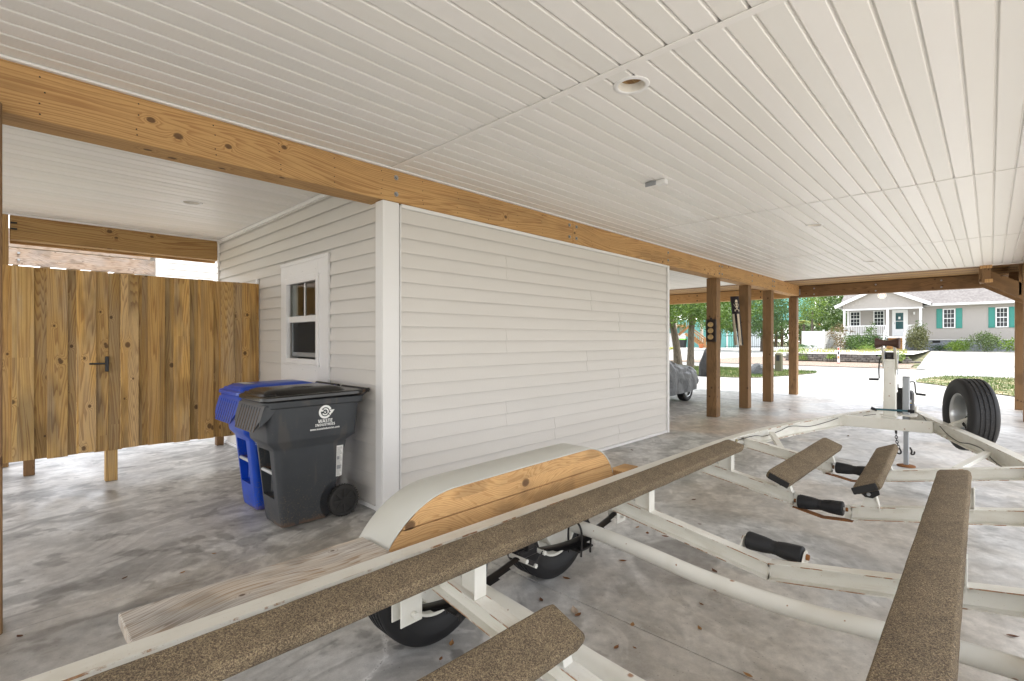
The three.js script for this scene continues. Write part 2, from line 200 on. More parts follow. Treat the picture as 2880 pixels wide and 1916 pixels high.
{ // off-white trailer paint with rust specks and runs
  const r = rng(55), sp = []; for (let i = 0; i < 46; i++) sp.push([r(), r(), Math.pow(r(), 3) * 0.016 + 0.0016]);
  const mk = (dens) => tex(512, 512, 1, 1, (i, j) => { const x = i / 512, y = j / 512; let c = mix3([0.78, 0.765, 0.69], [0.70, 0.675, 0.59], sst(0.45, 0.8, fbm(x * 8, y * 8, 151, 5, 8, 8)) * 0.7); let k = 0; for (let q = 0; q < sp.length * dens; q++) { const s = sp[q]; const dx = x - s[0], dy = y - s[1]; if (Math.abs(dx) > 0.05 || Math.abs(dy) > 0.05) continue; const d = Math.hypot(dx, dy) + (fbm(x * 90, y * 90, 152, 2) - 0.5) * 0.008; k = Math.max(k, 1 - sst(s[2] * 0.5, s[2] * 1.1, d)); } return mix3(c, [0.30, 0.12, 0.025], k * 0.85); });
  const edge = tex(512, 1024, 1, 2, (i, j) => { const x = i / 512, y = j / 1024 * 2; let c = mix3([0.78, 0.765, 0.69], [0.69, 0.665, 0.58], sst(0.42, 0.8, fbm(x * 8, y * 8, 157, 5, 8, 16)) * 0.8); let k = 0; for (const e of [0.008, 0.338, 0.508, 0.838, 1.008]) { const d = Math.abs(x - e); k = Math.max(k, sst(0.02, 0.004, d) * sst(0.60, 0.72, fbm(y * 16, e * 50, 158, 5, 32) + 0.08 * hash2(i, j, 31))); } const run = sst(0.7, 0.8, fbm(x * 20, y * 5, 159, 4, 20, 10)); k = Math.max(k, run * 0.10); const pit = vn(i / 3, j / 3, 160) > 0.985 ? 0.7 : 0; return mix3(c, mix3([0.42, 0.20, 0.06], [0.22, 0.09, 0.03], hash2(i >> 1, j >> 1, 8)), Math.min(0.92, Math.max(k, pit))); }); edge.repeat.set(1, 0.5);
  M.paintEdge = std({ map: edge, roughness: 0.42 }); M.paint = std({ map: mk(0.6), roughness: 0.38 }); M.paintRust = std({ map: mk(1), roughness: 0.42 });
  const rust = tex(256, 256, 0.5, 0.5, (i, j) => mix3([0.16, 0.055, 0.018], [0.36, 0.15, 0.035], fbm(i / 20, j / 20, 155, 5, 12.8, 12.8)).map((z) => z * (0.7 + 0.5 * hash2(i, j, 3)))); M.rust = std({ map: rust, roughness: 0.9 });
  M.fender = std({ color: [0.60, 0.60, 0.545], roughness: 0.4 });
}
{ // brown marl bunk carpet
  const S = 1024, f = new Float32Array(S * S); const r = rng(61);
  for (let j = 0; j < S; j++) for (let i = 0; i < S; i++) f[j * S + i] = 0.6 * vn(i / 2.3, j / 2, 161, Math.round(S / 2.3), Math.round(S / 2)) + 0.4 * hash2(i, j, 162);
  const map = tex(S, S, 1.0, 1.0, (i, j) => { const a = f[j * S + i], wear = fbm(i / 128, j / 128, 165, 4, 8, 8), tone = fbm(i / 40, j / 40, 168, 3, 25.6, 25.6); const c = a < 0.44 ? mix3([0.035, 0.025, 0.02], [0.12, 0.085, 0.055], a / 0.44) : mix3([0.15, 0.11, 0.065], [0.52, 0.41, 0.245], Math.pow((a - 0.44) / 0.56, 1.1)); const k = (0.72 + 0.5 * wear) * (0.88 + 0.26 * tone); return c.map((z) => z * k); });
  const bump = tex(S, S, 1.0, 1.0, (i, j) => f[j * S + i], false);
  M.carpet = std({ map, roughness: 1, bumpMap: bump, bumpScale: 0.004 });
}
M.white = std({ color: [0.78, 0.78, 0.77], roughness: 0.45 });

// ---------------------------------------------------------------- ground, slab, road
const gh = (u) => (u < 32 ? -0.03 : u < 54 ? -0.03 + 0.61 * (u - 32) / 22 : 0.58);
{
  const g = new THREE.PlaneGeometry(560, 560, 280, 280); g.rotateX(-Math.PI / 2); g.translate(40, 0, 0); const p = g.attributes.position, uv = g.attributes.uv;
  for (let i = 0; i < p.count; i++) { p.setY(i, gh(p.getX(i)) - 0.05); uv.setXY(i, p.getX(i), -p.getZ(i)); } g.computeVertexNormals();
  const map = tex(512, 512, 6, 6, (i, j) => { const a = fbm(i / 16, j / 16, 171, 5, 32, 32); return mix3([0.05, 0.07, 0.02], [0.25, 0.215, 0.13], sst(0.35, 0.7, a)).map((z) => z * (0.7 + 0.6 * hash2(i, j, 4))); });
  M.soil = std({ map, roughness: 1 }); const G = struct('ground'); part(G, 'ground_sheet', g, M.soil);
}
const FLOOR = struct('floor');
{ // concrete slab in panels with sawn joints
  const us = [-7.5, -1.4, 2.245, 7.2, 11.1, 14.93], vs = [-4.4, -0.45, 3.52, 8.55], gp = 0.003;
  part(FLOOR, 'joint_bed', bx(-7.5, 14.92, -4.39, 8.54, -0.3, -0.012), M.dark);
  for (let i = 0; i + 1 < us.length; i++) for (let j = 0; j + 1 < vs.length; j++) {
    const g = bx(us[i] + gp, us[i + 1] - gp, vs[j] + gp, vs[j + 1] - gp, -0.1, 0, 0.0015), p = g.attributes.position, uv = g.attributes.uv; const S = SLABS.find((q) => Math.abs(q.u0 - us[i]) < 0.01 && Math.abs(q.v0 - vs[j]) < 0.01) ?? SLABS[3]; for (let k = 0; k < p.count; k++) uv.setXY(k, (p.getX(k) - S.u0) / S.L, (-p.getZ(k) - S.v0) / S.D); part(FLOOR, 'slab_panel', g, S.mat);
  }
}
{ // driveway in front, road, neighbours' driveways
  const D = struct('driveway'); const us = [14.96, 18.9, 22.9, 27.0], vs = [-18, -9, -4, 0.4, 4.6, 9.2, 14, 24];
  for (let i = 0; i < 3; i++) for (let j = 0; j + 1 < vs.length; j++) { const g = bx(us[i] + 0.006, us[i + 1] - 0.006, vs[j] + 0.006, vs[j + 1] - 0.006, -0.12, -0.012, 0.003), p = g.attributes.position, uv = g.attributes.uv; for (let k = 0; k < p.count; k++) uv.setXY(k, p.getX(k), -p.getZ(k)); part(D, 'driveway_panel', g, M.drive); }
  const RD = struct('road'); part(RD, 'road_surface', poly([[27, -140], [32, -140], [32, 150], [27, 150]], -0.022), M.road);
  const FD = struct('driveway'); part(FD, 'driveway_surface', poly([[32, 2.2], [32.8, 2.75], [36, 2.85], [42.7, 3.15], [53.6, 3.55], [53.6, -7], [32.8, -7], [32, -6.4]], (u) => gh(u) + 0.012), M.drive);
  const LD = struct('driveway'); part(LD, 'driveway_surface', poly([[32, 15.5], [36, 13.6], [41, 11.5], [47, 11.0], [53.9, 11.2], [53.9, 52], [32, 52]], (u) => gh(u) + 0.008), M.drive);
  part(LD, 'driveway_apron', poly([[54, 11.6], [72, 16], [72, 60], [54, 52]], 0.589), M.drive);
}
{ // mulch beds
  const map = tex(512, 512, 1.5, 1.5, (i, j) => { const a = vn(i / 5, j / 9, 181, 102, 56); return mix3([0.11, 0.075, 0.055], [0.36, 0.275, 0.215], a).map((z) => z * (0.6 + 0.7 * hash2(i >> 1, j >> 1, 6))); });
  M.mulch = std({ map, roughness: 1, bumpMap: map, bumpScale: 0.02 });
  const A = struct('mulch_bed'); part(A, 'mulch', poly([[32.1, 2.5], [33, 3.0], [36.0, 3.1], [36.0, 9.0], [38.5, 9.6], [40.5, 11.3], [39.5, 13.2], [36, 14.2], [32.2, 17.5], [32.1, 12]], (u) => gh(u) + 0.03), M.mulch);
}

// ---------------------------------------------------------------- the raised house overhead: ceiling, beams, posts
const CEIL = 2.90, LIGHTS = [[2.51, 1.4739], [7.16, 1.6042], [11.14, 1.6042], [1.43, 6.0655]];
{
  const secs = [-7.2, -1.35, 2.31, 5.97, 9.63, 13.3];
  function bay(v0, v1, first) {
    const C = struct('ceiling'), pitch = 0.1303, cache = {}; let k = 0;
    const prof = [[0, 0.017], [0.0075, 0.017], [0.0095, 0.0155], [0.0115, 0.003], [0.0155, 0], [0.1235, 0], [0.1275, 0.003], [0.1295, 0.0155], [0.1303, 0.017], [0.1303, 0.02], [0, 0.02]];
    for (let v = first; v > v0 - 0.001; v -= pitch) {
      if (v + pitch > v1 + 0.02) continue;
      for (let s = 0; s + 1 < secs.length; s++) {
        let segs = [[secs[s] + 0.002, secs[s + 1] - 0.002]];
        for (const [lu, lv] of LIGHTS) { const dv = Math.max(v - lv, lv - v - pitch, 0); if (dv < 0.02) { const w = 0.074; segs = segs.flatMap(([a, b]) => (lu > a && lu < b ? [[a, lu - w], [lu + w, b]] : [[a, b]])); } }
        for (const [a, b] of segs) {
          const key = (b - a).toFixed(4); if (!cache[key]) { const g = extr([0, 0, 0], [b - a, 0, 0], prof); cache[key] = g; }
          const m = new THREE.Mesh(cache[key], M.ceil[(k * 7 + s * 3) % 3]); m.name = 'soffit_plank'; m.position.copy(V3(a, v, CEIL + 0.0012 * hash2(k, s, 5))); m.rotation.x = (hash2(k, s, 9) - 0.5) * 0.012; m.castShadow = m.receiveShadow = true; C.add(m);
        }
      } k++;
    }
    part(C, 'seam_strip', bx(2.285, 2.335, v0 + 0.02, v1 - 0.02, CEIL - 0.007, CEIL - 0.0005, 0.002), M.ceil[2]);
    for (const u of [5.97, 9.63]) part(C, 'seam_strip', bx(u - 0.012, u + 0.012, v0 + 0.02, v1 - 0.02, CEIL - 0.004, CEIL - 0.0005, 0.001), M.ceil[1]);
    part(C, 'seam_strip', bx(13.302, 13.325, v0 + 0.02, v1 - 0.02, CEIL - 0.012, CEIL + 0.02, 0.001), M.ceil[1]);
    for (const [e, w] of [[v1, -1], [v0, 1]]) part(C, 'edge_channel', bx(-7.2, 13.3, e, e + w * 0.03, CEIL - 0.016, CEIL - 0.001, 0.003), M.trim);
  }
  bay(-1.2, 3.635, 3.514 - 0.0205);
  bay(3.865, 8.1, 7.955);
  // body of the house above, keeps the sky out
  const Hs = thing('elevated_house', 'grey sided house storey raised on wooden posts above the parking bays', 'house', [5.5, 2.8, 3.0]);
  part(Hs, 'floor_deck', bx(-7.25, 13.3, -1.27, 8.3, 2.94, 3.2), M.beamDark);
  part(Hs, 'wall', bx(-7.25, 13.25, -1.25, 8.35, 3.2, 5.9), M.siding);
  part(Hs, 'roof', bx(-7.5, 13.6, -1.35, 8.5, 5.9, 6.1), M.ceilBack);
}
function bolts(t, list, v) { for (const [u, h] of list) { const w = part(t, 'washer', cyl([u, v + 0.002, h], [u, v - 0.004, h], 0.021, 0.021, 14), M.bolt); part(t, 'bolt', cyl([u, v - 0.0045, h], [u, v - 0.014, h], 0.0125, 0.011, 6), M.bolt); } }
function nails(t, list, v) { part(t, 'nail_heads', list.map(([u, h]) => cyl([u, v + 0.001, h], [u, v - 0.0006, h], 0.0045, 0.0045, 6)), M.dark, null, null, 'stuff'); }
{
  const seams = [[-7.2, 4.84, 'long golden pine beam running over the bins to the sided wall'], [4.84, 9.4, 'golden pine beam section above the far half of the sided wall'], [9.4, 12.53, 'pine beam section over the post with the gauges'], [12.53, 14.69, 'short pale pine beam section ending at the driveway']];
  seams.forEach(([a, b, l], i) => {
    const t = thing('support_beam', l, 'beam', [(a + b) / 2, 3.74, 2.62], 'beams in line over the middle posts'); part(t, 'beam_timber', wb(a + 0.002, b - 0.002, 3.64, 3.86, 2.62, 2.898, 0.004, 'x'), i === 3 ? M.beamPale : M.beam);
    const B = [[], [], [], []]; if (i === 0) B[0].push([2.36, 2.83], [2.36, 2.69], [4.77, 2.83], [4.77, 2.69]); if (i === 1) B[1].push([4.91, 2.83], [4.91, 2.69], [7.3, 2.82], [7.3, 2.7], [9.34, 2.83], [9.34, 2.69]); if (i === 2) B[2].push([9.47, 2.83], [9.47, 2.69], [11.1, 2.82], [11.1, 2.7], [12.47, 2.82], [12.47, 2.7]); if (i === 3) B[3].push([12.6, 2.82], [12.6, 2.7]); bolts(t, B[i], 3.64);
    const ns = []; for (let u = a + 0.4; u < b - 0.2; u += 0.41) for (const h of [2.66, 2.70, 2.78, 2.85]) ns.push([u + rr(-0.012, 0.012), h + rr(-0.01, 0.01)]); nails(t, ns, 3.64);
  });
  const rb = thing('support_beam', 'brown pine beam above the plank fence', 'beam', [1.2, 8.17, 2.61]); part(rb, 'beam_timber', wb(0.11, 2.25, 8.1, 8.26, 2.612, 2.892, 0.004, 'x'), M.beamDark);
  part(rb, 'lower_ledger', wb(0.11, 2.25, 8.27, 8.31, 2.585, 2.7, 0.003, 'x'), M.beam); for (const h of [2.8, 2.73]) part(rb, 'bracket', bar([0.115, 8.09, h], [0.17, 8.09, h], 0.018, 0.02), M.dark);
  const fb = thing('support_beam', 'dark brown cross beam over the open front of the trailer bay', 'beam', [14.8, 1.6, 2.58]); part(fb, 'beam_timber', wb(14.72, 14.88, -1.25, 3.86, 2.58, 2.862, 0.004, 'z'), M.post);
  for (const v of [3.3, 2.0, 0.8]) for (const h of [2.64, 2.79]) part(fb, 'bolt', cyl([14.721, v, h], [14.708, v, h], 0.02, 0.018, 8), M.galv); part(fb, 'bracket', bx(14.71, 14.719, 3.62, 3.8, 2.65, 2.8, 0.002), M.galv);
  const fb2 = thing('support_beam', 'pine cross beam over the open front of the covered car bay', 'beam', [14.8, 6.1, 2.58]); part(fb2, 'beam_timber', wb(14.72, 14.88, 3.865, 8.3, 2.58, 2.862, 0.004, 'z'), M.beam); for (const v of [4.6, 6.4]) for (const h of [2.64, 2.79]) part(fb2, 'bolt', cyl([14.721, v, h], [14.708, v, h], 0.02, 0.018, 8), M.dark);
  const sb = thing('support_beam', 'pine beam along the right hand row of posts', 'beam', [6, -0.45, 2.62]); part(sb, 'beam_timber', wb(-7.2, 14.69, -0.57, -0.44, 2.62, 2.895, 0.004, 'x'), M.beamDark);
  const ob = thing('support_beam', 'outer pine beam under the right edge of the house', 'beam', [6, -1.2, 2.62]); part(ob, 'beam_timber', wb(-7.2, 14.69, -1.26, -1.12, 2.62, 2.893, 0.004, 'x'), M.beamDark);
  const bb = thing('support_beam', 'rear pine beam under the house behind the sided room', 'beam', [10, 8.17, 2.62]); part(bb, 'beam_timber', wb(7.4, 14.69, 8.1, 8.26, 2.612, 2.892, 0.004, 'x'), M.beamDark);
}
function post(name, label, u0, u1, v0, v1, h, mat, group) { const t = thing(name, label, 'post', [(u0 + u1) / 2, (v0 + v1) / 2, 0], group); part(t, 'timber', wb(u0, u1, v0, v1, 0, h, 0.006, 'y'), mat); return t; }
{
  const G = 'square wooden posts carrying the house';
  post('support_post', 'brown square post with the three gauge board', 9.36, 9.55, 3.70, 3.89, 2.62, M.post, G);
  post('support_post', 'brown square post behind the skull windsock', 11.05, 11.24, 3.70, 3.89, 2.62, M.post, G);
  post('support_post', 'third brown square post from the sided wall, with dark knot at its foot', 12.58, 12.77, 3.70, 3.89, 2.62, M.post, G);
  post('support_post', 'brown square post on the driveway edge of the slab, furthest of the middle row', 14.69, 14.88, 3.70, 3.89, 2.58, M.post, G);
  post('support_post', 'dark wooden post cut off by the left picture edge', -0.168, 0.022, 3.50, 3.69, 2.62, M.postDark, G);
  post('support_post', 'brown post at the right edge, on the driveway side', 14.69, 14.88, -0.55, -0.36, 2.58, M.postDark, G);
  post('support_post', 'nearest post at the right edge of the view', 12.58, 12.77, -0.60, -0.415, 2.62, M.postDark, G);
  post('support_post', 'greenish post at the left end of the fence beam', -0.09, 0.10, 8.08, 8.27, 2.9, M.beamDark, G);
  for (const [u, l] of [[-6.9, 'post behind the viewer on the outer right row'], [4.2, 'post beside the trailer on the outer right row'], [9.4, 'middle post on the outer right row'], [14.7, 'post at the driveway on the outer right row']]) post('support_post', l, u, u + 0.19, -1.28, -1.09, 2.62, M.post, G);
  post('support_post', 'rear corner post of the covered car bay', 14.69, 14.88, 8.08, 8.27, 2.58, M.post, G);
  post('fence_stub_post', 'short dark post foot seen below the left end of the gate', 0.2, 0.29, 7.4, 7.49, 1.95, M.postDark); post('fence_stub_post', 'dark post foot seen below the fence beside the blue bin', 2.1, 2.19, 7.65, 7.74, 1.95, M.postDark);
}
{ // porch deck boards seen from below between the ceiling edge and the front beam
  const t = thing('porch_deck', 'underside of the brown board deck beyond the white ceiling', 'deck', [14.1, 4, 2.86]);
  for (let i = 0; i < 11; i++) { const u = 13.335 + i * 0.146; part(t, 'deck_board', wb(u, u + 0.137, -1.25, 8.4, 2.875, 2.911, 0.006, 'z'), i % 3 ? M.beamDark : M.post); }
  for (const v of [0.13]) part(t, 'deck_joist', wb(13.34, 14.71, v, v + 0.04, 2.64, 2.872, 0.003, 'x'), M.post);
  part(t, 'rim_joist', wb(14.885, 14.925, -1.25, 8.4, 2.6, 2.872, 0.003, 'z'), M.beamDark);
  const st = thing('porch_stairs', 'brown wooden stair descending to the right behind the edge post', 'stairs', [14, -1.6, 0]);
  const a0 = [13.5, 0.09, 2.66], dv = -4.0, dh = -2.62; for (const u of [13.42, 14.55]) part(st, 'stringer', bar([u, 0.12, 2.72], [u, -3.98, 0.12], 0.26, 0.04, 0.004, [0, 0, 1], rr(0, 4), 0), M.postDark);
  for (let i = 0; i < 13; i++) { const v = 0.02 - i * 0.3, h = 2.74 - i * 0.19; for (const k of [0, 1]) part(st, 'tread', wb(13.45, 14.52, v - 0.13 - k * 0.14, v - k * 0.14 - 0.005, h - 0.038, h, 0.003, 'x'), M.post); }
  part(st, 'newel_block', wb(13.3, 13.42, 0.0, 0.13, 2.56, 2.9, 0.004, 'y'), M.post); for (let i = 0; i < 4; i++) part(st, 'board_end', wb(13.29, 13.34, -0.02 + i * 0.045, 0.02 + i * 0.045, 2.84, 2.898, 0.002, 'x'), M.raw); for (let i = 0; i < 2; i++) part(st, 'board_end', wb(13.28, 13.3, -0.03 + i * 0.06, 0.025 + i * 0.06, 2.565, 2.63, 0.002, 'x'), M.raw);
  for (let i = 0; i < 4; i++) part(st, 'baluster', wb(13.4, 13.44, -0.42 - i * 0.14, -0.38 - i * 0.14, 2.3 - i * 0.09, 2.9, 0.003, 'y'), M.post);
}
{ // recessed can lights and the small sensor housing
  const L = ['large open recessed can light in the nearest ceiling section', 'recessed ceiling light halfway to the driveway', 'furthest recessed ceiling light, near the deck edge', 'recessed ceiling light above the plank fence bay']; M.can = std({ color: [0.74, 0.70, 0.62], roughness: 0.35 }); M.lens = std({ color: [0.62, 0.56, 0.44], roughness: 0.5 });
  LIGHTS.forEach(([u, v], i) => { const t = thing('ceiling_light', L[i], 'ceiling light', [u, v, CEIL], 'recessed lights in the white ceiling');
    part(t, 'trim_ring', crease(lathe([[0.074, 0.0], [0.078, -0.006], [0.09, -0.008], [0.1, -0.004], [0.102, 0.002]], 40, [u, v, CEIL], [0, 0, 1]), 0.6), M.trim); part(t, 'reflector', lathe([[0.074, 0.0], [0.066, 0.03], [0.056, 0.068], [0.05, 0.072]], 36, [u, v, CEIL], [0, 0, 1]), M.can); part(t, 'lamp_lens', lathe([[0.052, 0.071], [0.03, 0.066], [0.0005, 0.064]], 28, [u, v, CEIL], [0, 0, 1]), M.lens); part(t, 'housing', crease(lathe([[0.108, 0.012], [0.108, 0.09], [0.0, 0.09]], 24, [u, v, CEIL], [0, 0, 1]), 0.5), M.ceilBack); });
  const s = thing('door_opener_bracket', 'small white and grey box screwed to the ceiling', 'bracket', [4.18, 2.18, CEIL]); part(s, 'bracket_box', bx(4.15, 4.21, 2.1, 2.19, 2.855, 2.898, 0.003), M.white); part(s, 'bracket_plate', bx(4.142, 4.148, 2.185, 2.29, 2.856, 2.896, 0.001), M.galv); part(s, 'bracket_arm', bx(4.15, 4.2, 2.195, 2.285, 2.878, 2.899, 0.002), M.trim);
}

// ---------------------------------------------------------------- sided storage room
const ROOM = thing('storage_room', 'storage room clad in pale grey beige lap siding with white corner trim', 'storage room', [4.8, 5.9, 0]);
{
  const P = (s) => [[-0.004, 0.128], [s * 0.001, 0.131], [s * 0.0202, 0.004], [s * 0.0198, 0], [s * 0.0176, 0], [s * 0.0166, 0.014], [-0.003, 0.105]].map(([a, b]) => [a * 1, b]);
  const u0 = 2.3, u1 = 7.275, seam = [5.9, 4.51, 3.71, 5.9, 5.15, 3.71, 5.9, 5.24, 3.71, 5.88];
  const wallF = part(ROOM, 'front_wall', bx(2.27, 7.30, 3.668, 3.76, 0.01, 2.615), M.siding), wallS = part(ROOM, 'side_wall', bx(2.272, 2.36, 3.765, 4.66, 0.01, 2.885), M.siding); part(ROOM, 'side_wall', bx(2.272, 2.36, 5.62, 8.17, 0.01, 2.885), M.siding); part(ROOM, 'side_wall', bx(2.272, 2.36, 4.66, 5.62, 0.01, 1.23), M.siding); part(ROOM, 'side_wall', bx(2.272, 2.36, 4.66, 5.62, 2.1, 2.885), M.siding);
  part(ROOM, 'rear_wall', bx(2.37, 7.2, 8.1, 8.17, 0.01, 2.9), M.siding); part(ROOM, 'end_wall', bx(7.21, 7.30, 3.765, 8.17, 0.01, 2.9), M.siding); part(ROOM, 'room_floor', bx(2.37, 7.2, 3.77, 8.09, 0.004, 0.02), M.room); part(ROOM, 'room_partition', bx(3.3, 3.34, 3.77, 8.09, 0.02, 2.88), M.room);
  const flip = (pts) => pts.map(([a, b]) => [-a, b]);
  for (let i = 0; i < 20; i++) { // long wall; double courses are one panel wide with a lapped seam
    const h = 0.045 + i * 0.127, s = seam[i >> 1], m = (i >> 1) % 2 ? M.siding : M.sidingB, e = rr(-0.0006, 0.0006);
    part(ROOM, 'siding_course', extr([u0, 3.664 + e, h], [s, 3.664 + e, h], flip(P(1)).map(([a, b]) => [a, b])), M.siding, wallF);
    part(ROOM, 'siding_course', extr([s - 0.003, 3.6622 + e, h], [u1, 3.6622 + e, h], flip(P(1))), i % 4 === 1 ? M.sidingB : M.siding, wallF);
  }
  for (let i = 0; i < 23; i++) { // short wall with the window
    const h = 0.045 + i * 0.127; if (h > 2.86) break; const hi = Math.min(0.131, 2.88 - h); const pr = P(1).map(([a, b]) => [a, Math.min(b, hi)]);
    const segs = h + 0.13 > 0.5 && h < 2.29 ? [[3.70, 4.625], [5.775, 8.15]] : [[3.70, 8.15]];
    for (const [a, b] of segs) part(ROOM, 'siding_course', extr([2.266, a, h], [2.266, b, h], pr), i % 3 ? M.siding : M.sidingB, wallS);
  }
  // trim
  const tr = (n, g) => part(ROOM, n, g, M.trim);
  tr('corner_trim', [bx(2.218, 2.375, 3.619, 3.640, 0.005, 2.612, 0.003), bx(2.218, 2.240, 3.641, 3.735, 0.005, 2.612, 0.003)]); tr('corner_trim_bead', bx(2.39, 2.402, 3.624, 3.65, 0.03, 2.6, 0.003)); tr('corner_trim_bead', bx(2.376, 2.389, 3.637, 3.65, 0.03, 2.6, 0.002));
  tr('end_trim', bx(7.262, 7.318, 3.623, 3.652, 0.005, 2.612, 0.003)); tr('base_trim', bx(2.405, 7.26, 3.63, 3.655, 0.006, 0.042, 0.002)); tr('top_trim', bx(2.405, 7.26, 3.628, 3.655, 2.583, 2.615, 0.003)); tr('base_trim', bx(2.227, 2.258, 3.74, 8.15, 0.006, 0.042, 0.002));
  tr('ceiling_trim', bx(2.228, 2.256, 3.87, 8.1, 2.858, 2.897, 0.003)); tr('vertical_trim', bx(2.226, 2.256, 6.505, 6.545, 0.05, 2.2, 0.003)); tr('vertical_trim', bx(2.232, 2.256, 8.06, 8.1, 2.1, 2.89, 0.003));
  // window in a white panel surround
  const sur = tr('window_surround', [bx(2.232, 2.258, 5.58, 5.773, 0.45, 2.295, 0.002), bx(2.232, 2.258, 4.627, 4.86, 0.45, 2.295, 0.002), bx(2.232, 2.258, 4.861, 5.579, 2.08, 2.295, 0.002), bx(2.232, 2.258, 4.861, 5.579, 0.45, 1.235, 0.002)]);
  part(ROOM, 'surround_cap', bx(2.226, 2.2315, 4.62, 5.78, 2.262, 2.297, 0.002), M.trim, sur); part(ROOM, 'surround_bead', bx(2.229, 2.2315, 4.63, 4.645, 0.45, 2.26, 0.001), M.trim, sur); part(ROOM, 'screw_holes', [4.9, 5.2, 5.5].flatMap((v) => [2.17, 1.14].map((h) => cyl([2.2322, v, h], [2.2314, v, h], 0.004, 0.004, 6))), M.galv, sur);
  const wf = tr('window', [bx(2.215, 2.262, 4.812, 4.868, 1.2, 2.12, 0.003), bx(2.215, 2.262, 5.585, 5.642, 1.2, 2.12, 0.003), bx(2.215, 2.262, 4.869, 5.584, 2.055, 2.12, 0.003), bx(2.215, 2.262, 4.869, 5.584, 1.2, 1.255, 0.003)]);
  part(ROOM, 'sash_rail', bx(2.24, 2.266, 4.869, 5.584, 1.64, 1.705, 0.003), M.trim, wf); part(ROOM, 'mullion', bx(2.262, 2.27, 5.215, 5.237, 1.706, 2.054, 0.001), M.trim, wf); part(ROOM, 'sill', bx(2.211, 2.25, 4.80, 5.655, 1.18, 1.199, 0.002), M.trim, wf);
  part(ROOM, 'upper_pane', bx(2.271, 2.275, 4.869, 5.584, 1.706, 2.054), M.glass, wf); part(ROOM, 'lower_pane', bx(2.281, 2.285, 4.869, 5.584, 1.32, 1.64), M.glass, wf); part(ROOM, 'lower_sash', [bx(2.276, 2.3, 4.869, 5.584, 1.27, 1.319, 0.003), bx(2.276, 2.3, 5.54, 5.584, 1.32, 1.639, 0.002)], M.galv, wf); part(ROOM, 'screen', bx(2.268, 2.2685, 4.869, 5.53, 1.32, 1.638), phys({ color: [0.03, 0.03, 0.03], roughness: 0.9, transparent: true, opacity: 0.55 }), wf);
  for (const v of [5.05, 5.4]) part(ROOM, 'sash_lock', bx(2.25, 2.262, v - 0.02, v + 0.02, 1.706, 1.718, 0.002), M.galv, wf);
}

// ---------------------------------------------------------------- plank fence and gate
{
  const e = [0.03, 0.103, 0.246, 0.34, 0.484, 0.552, 0.698, 0.803, 0.898, 1.045, 1.132, 1.278, 1.366, 1.513, 1.599, 1.749, 1.834, 1.979, 2.066, 2.215, 2.245].map((u) => u * 0.995);
  const gate = thing('plank_gate', 'board on board pine gate with a black latch', 'gate', [0.4, 6.5, 0.33]), fen = thing('plank_fence', 'board on board pine fence panel between the gate and the sided wall', 'fence', [1.5, 6.5, 0.33]);
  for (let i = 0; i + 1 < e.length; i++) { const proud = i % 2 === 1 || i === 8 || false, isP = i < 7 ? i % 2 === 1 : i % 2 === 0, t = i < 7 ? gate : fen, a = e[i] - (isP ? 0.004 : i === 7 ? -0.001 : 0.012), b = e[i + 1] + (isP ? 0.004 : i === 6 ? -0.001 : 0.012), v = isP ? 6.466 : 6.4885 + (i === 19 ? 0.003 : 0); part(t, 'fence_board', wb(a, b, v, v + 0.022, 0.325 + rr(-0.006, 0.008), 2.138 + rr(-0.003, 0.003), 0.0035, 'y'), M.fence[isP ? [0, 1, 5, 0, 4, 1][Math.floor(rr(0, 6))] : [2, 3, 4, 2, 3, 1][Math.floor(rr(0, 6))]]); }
  for (const h of [0.6, 1.3, 1.95]) { part(gate, 'rail', wb(0.05, 0.78, 6.519, 6.556, h, h + 0.09, 0.003, 'x'), M.fence[2]); part(fen, 'rail', wb(0.9, 2.22, 6.519, 6.556, h, h + 0.09, 0.003, 'x'), M.fence[2]); }
  part(fen, 'fence_post', wb(0.775, 0.875, 6.52, 6.61, 0, 2.1, 0.004, 'y'), M.fence[0]); part(fen, 'fence_post', wb(2.15, 2.24, 6.56, 6.65, 0, 2.1, 0.004, 'y'), M.fence[1]);
  const la = part(gate, 'latch', bx(0.765, 0.795, 6.44, 6.469, 1.13, 1.285, 0.005), M.black); part(gate, 'latch_handle', bx(0.64, 0.77, 6.425, 6.438, 1.205, 1.223, 0.004), M.black, la);
}

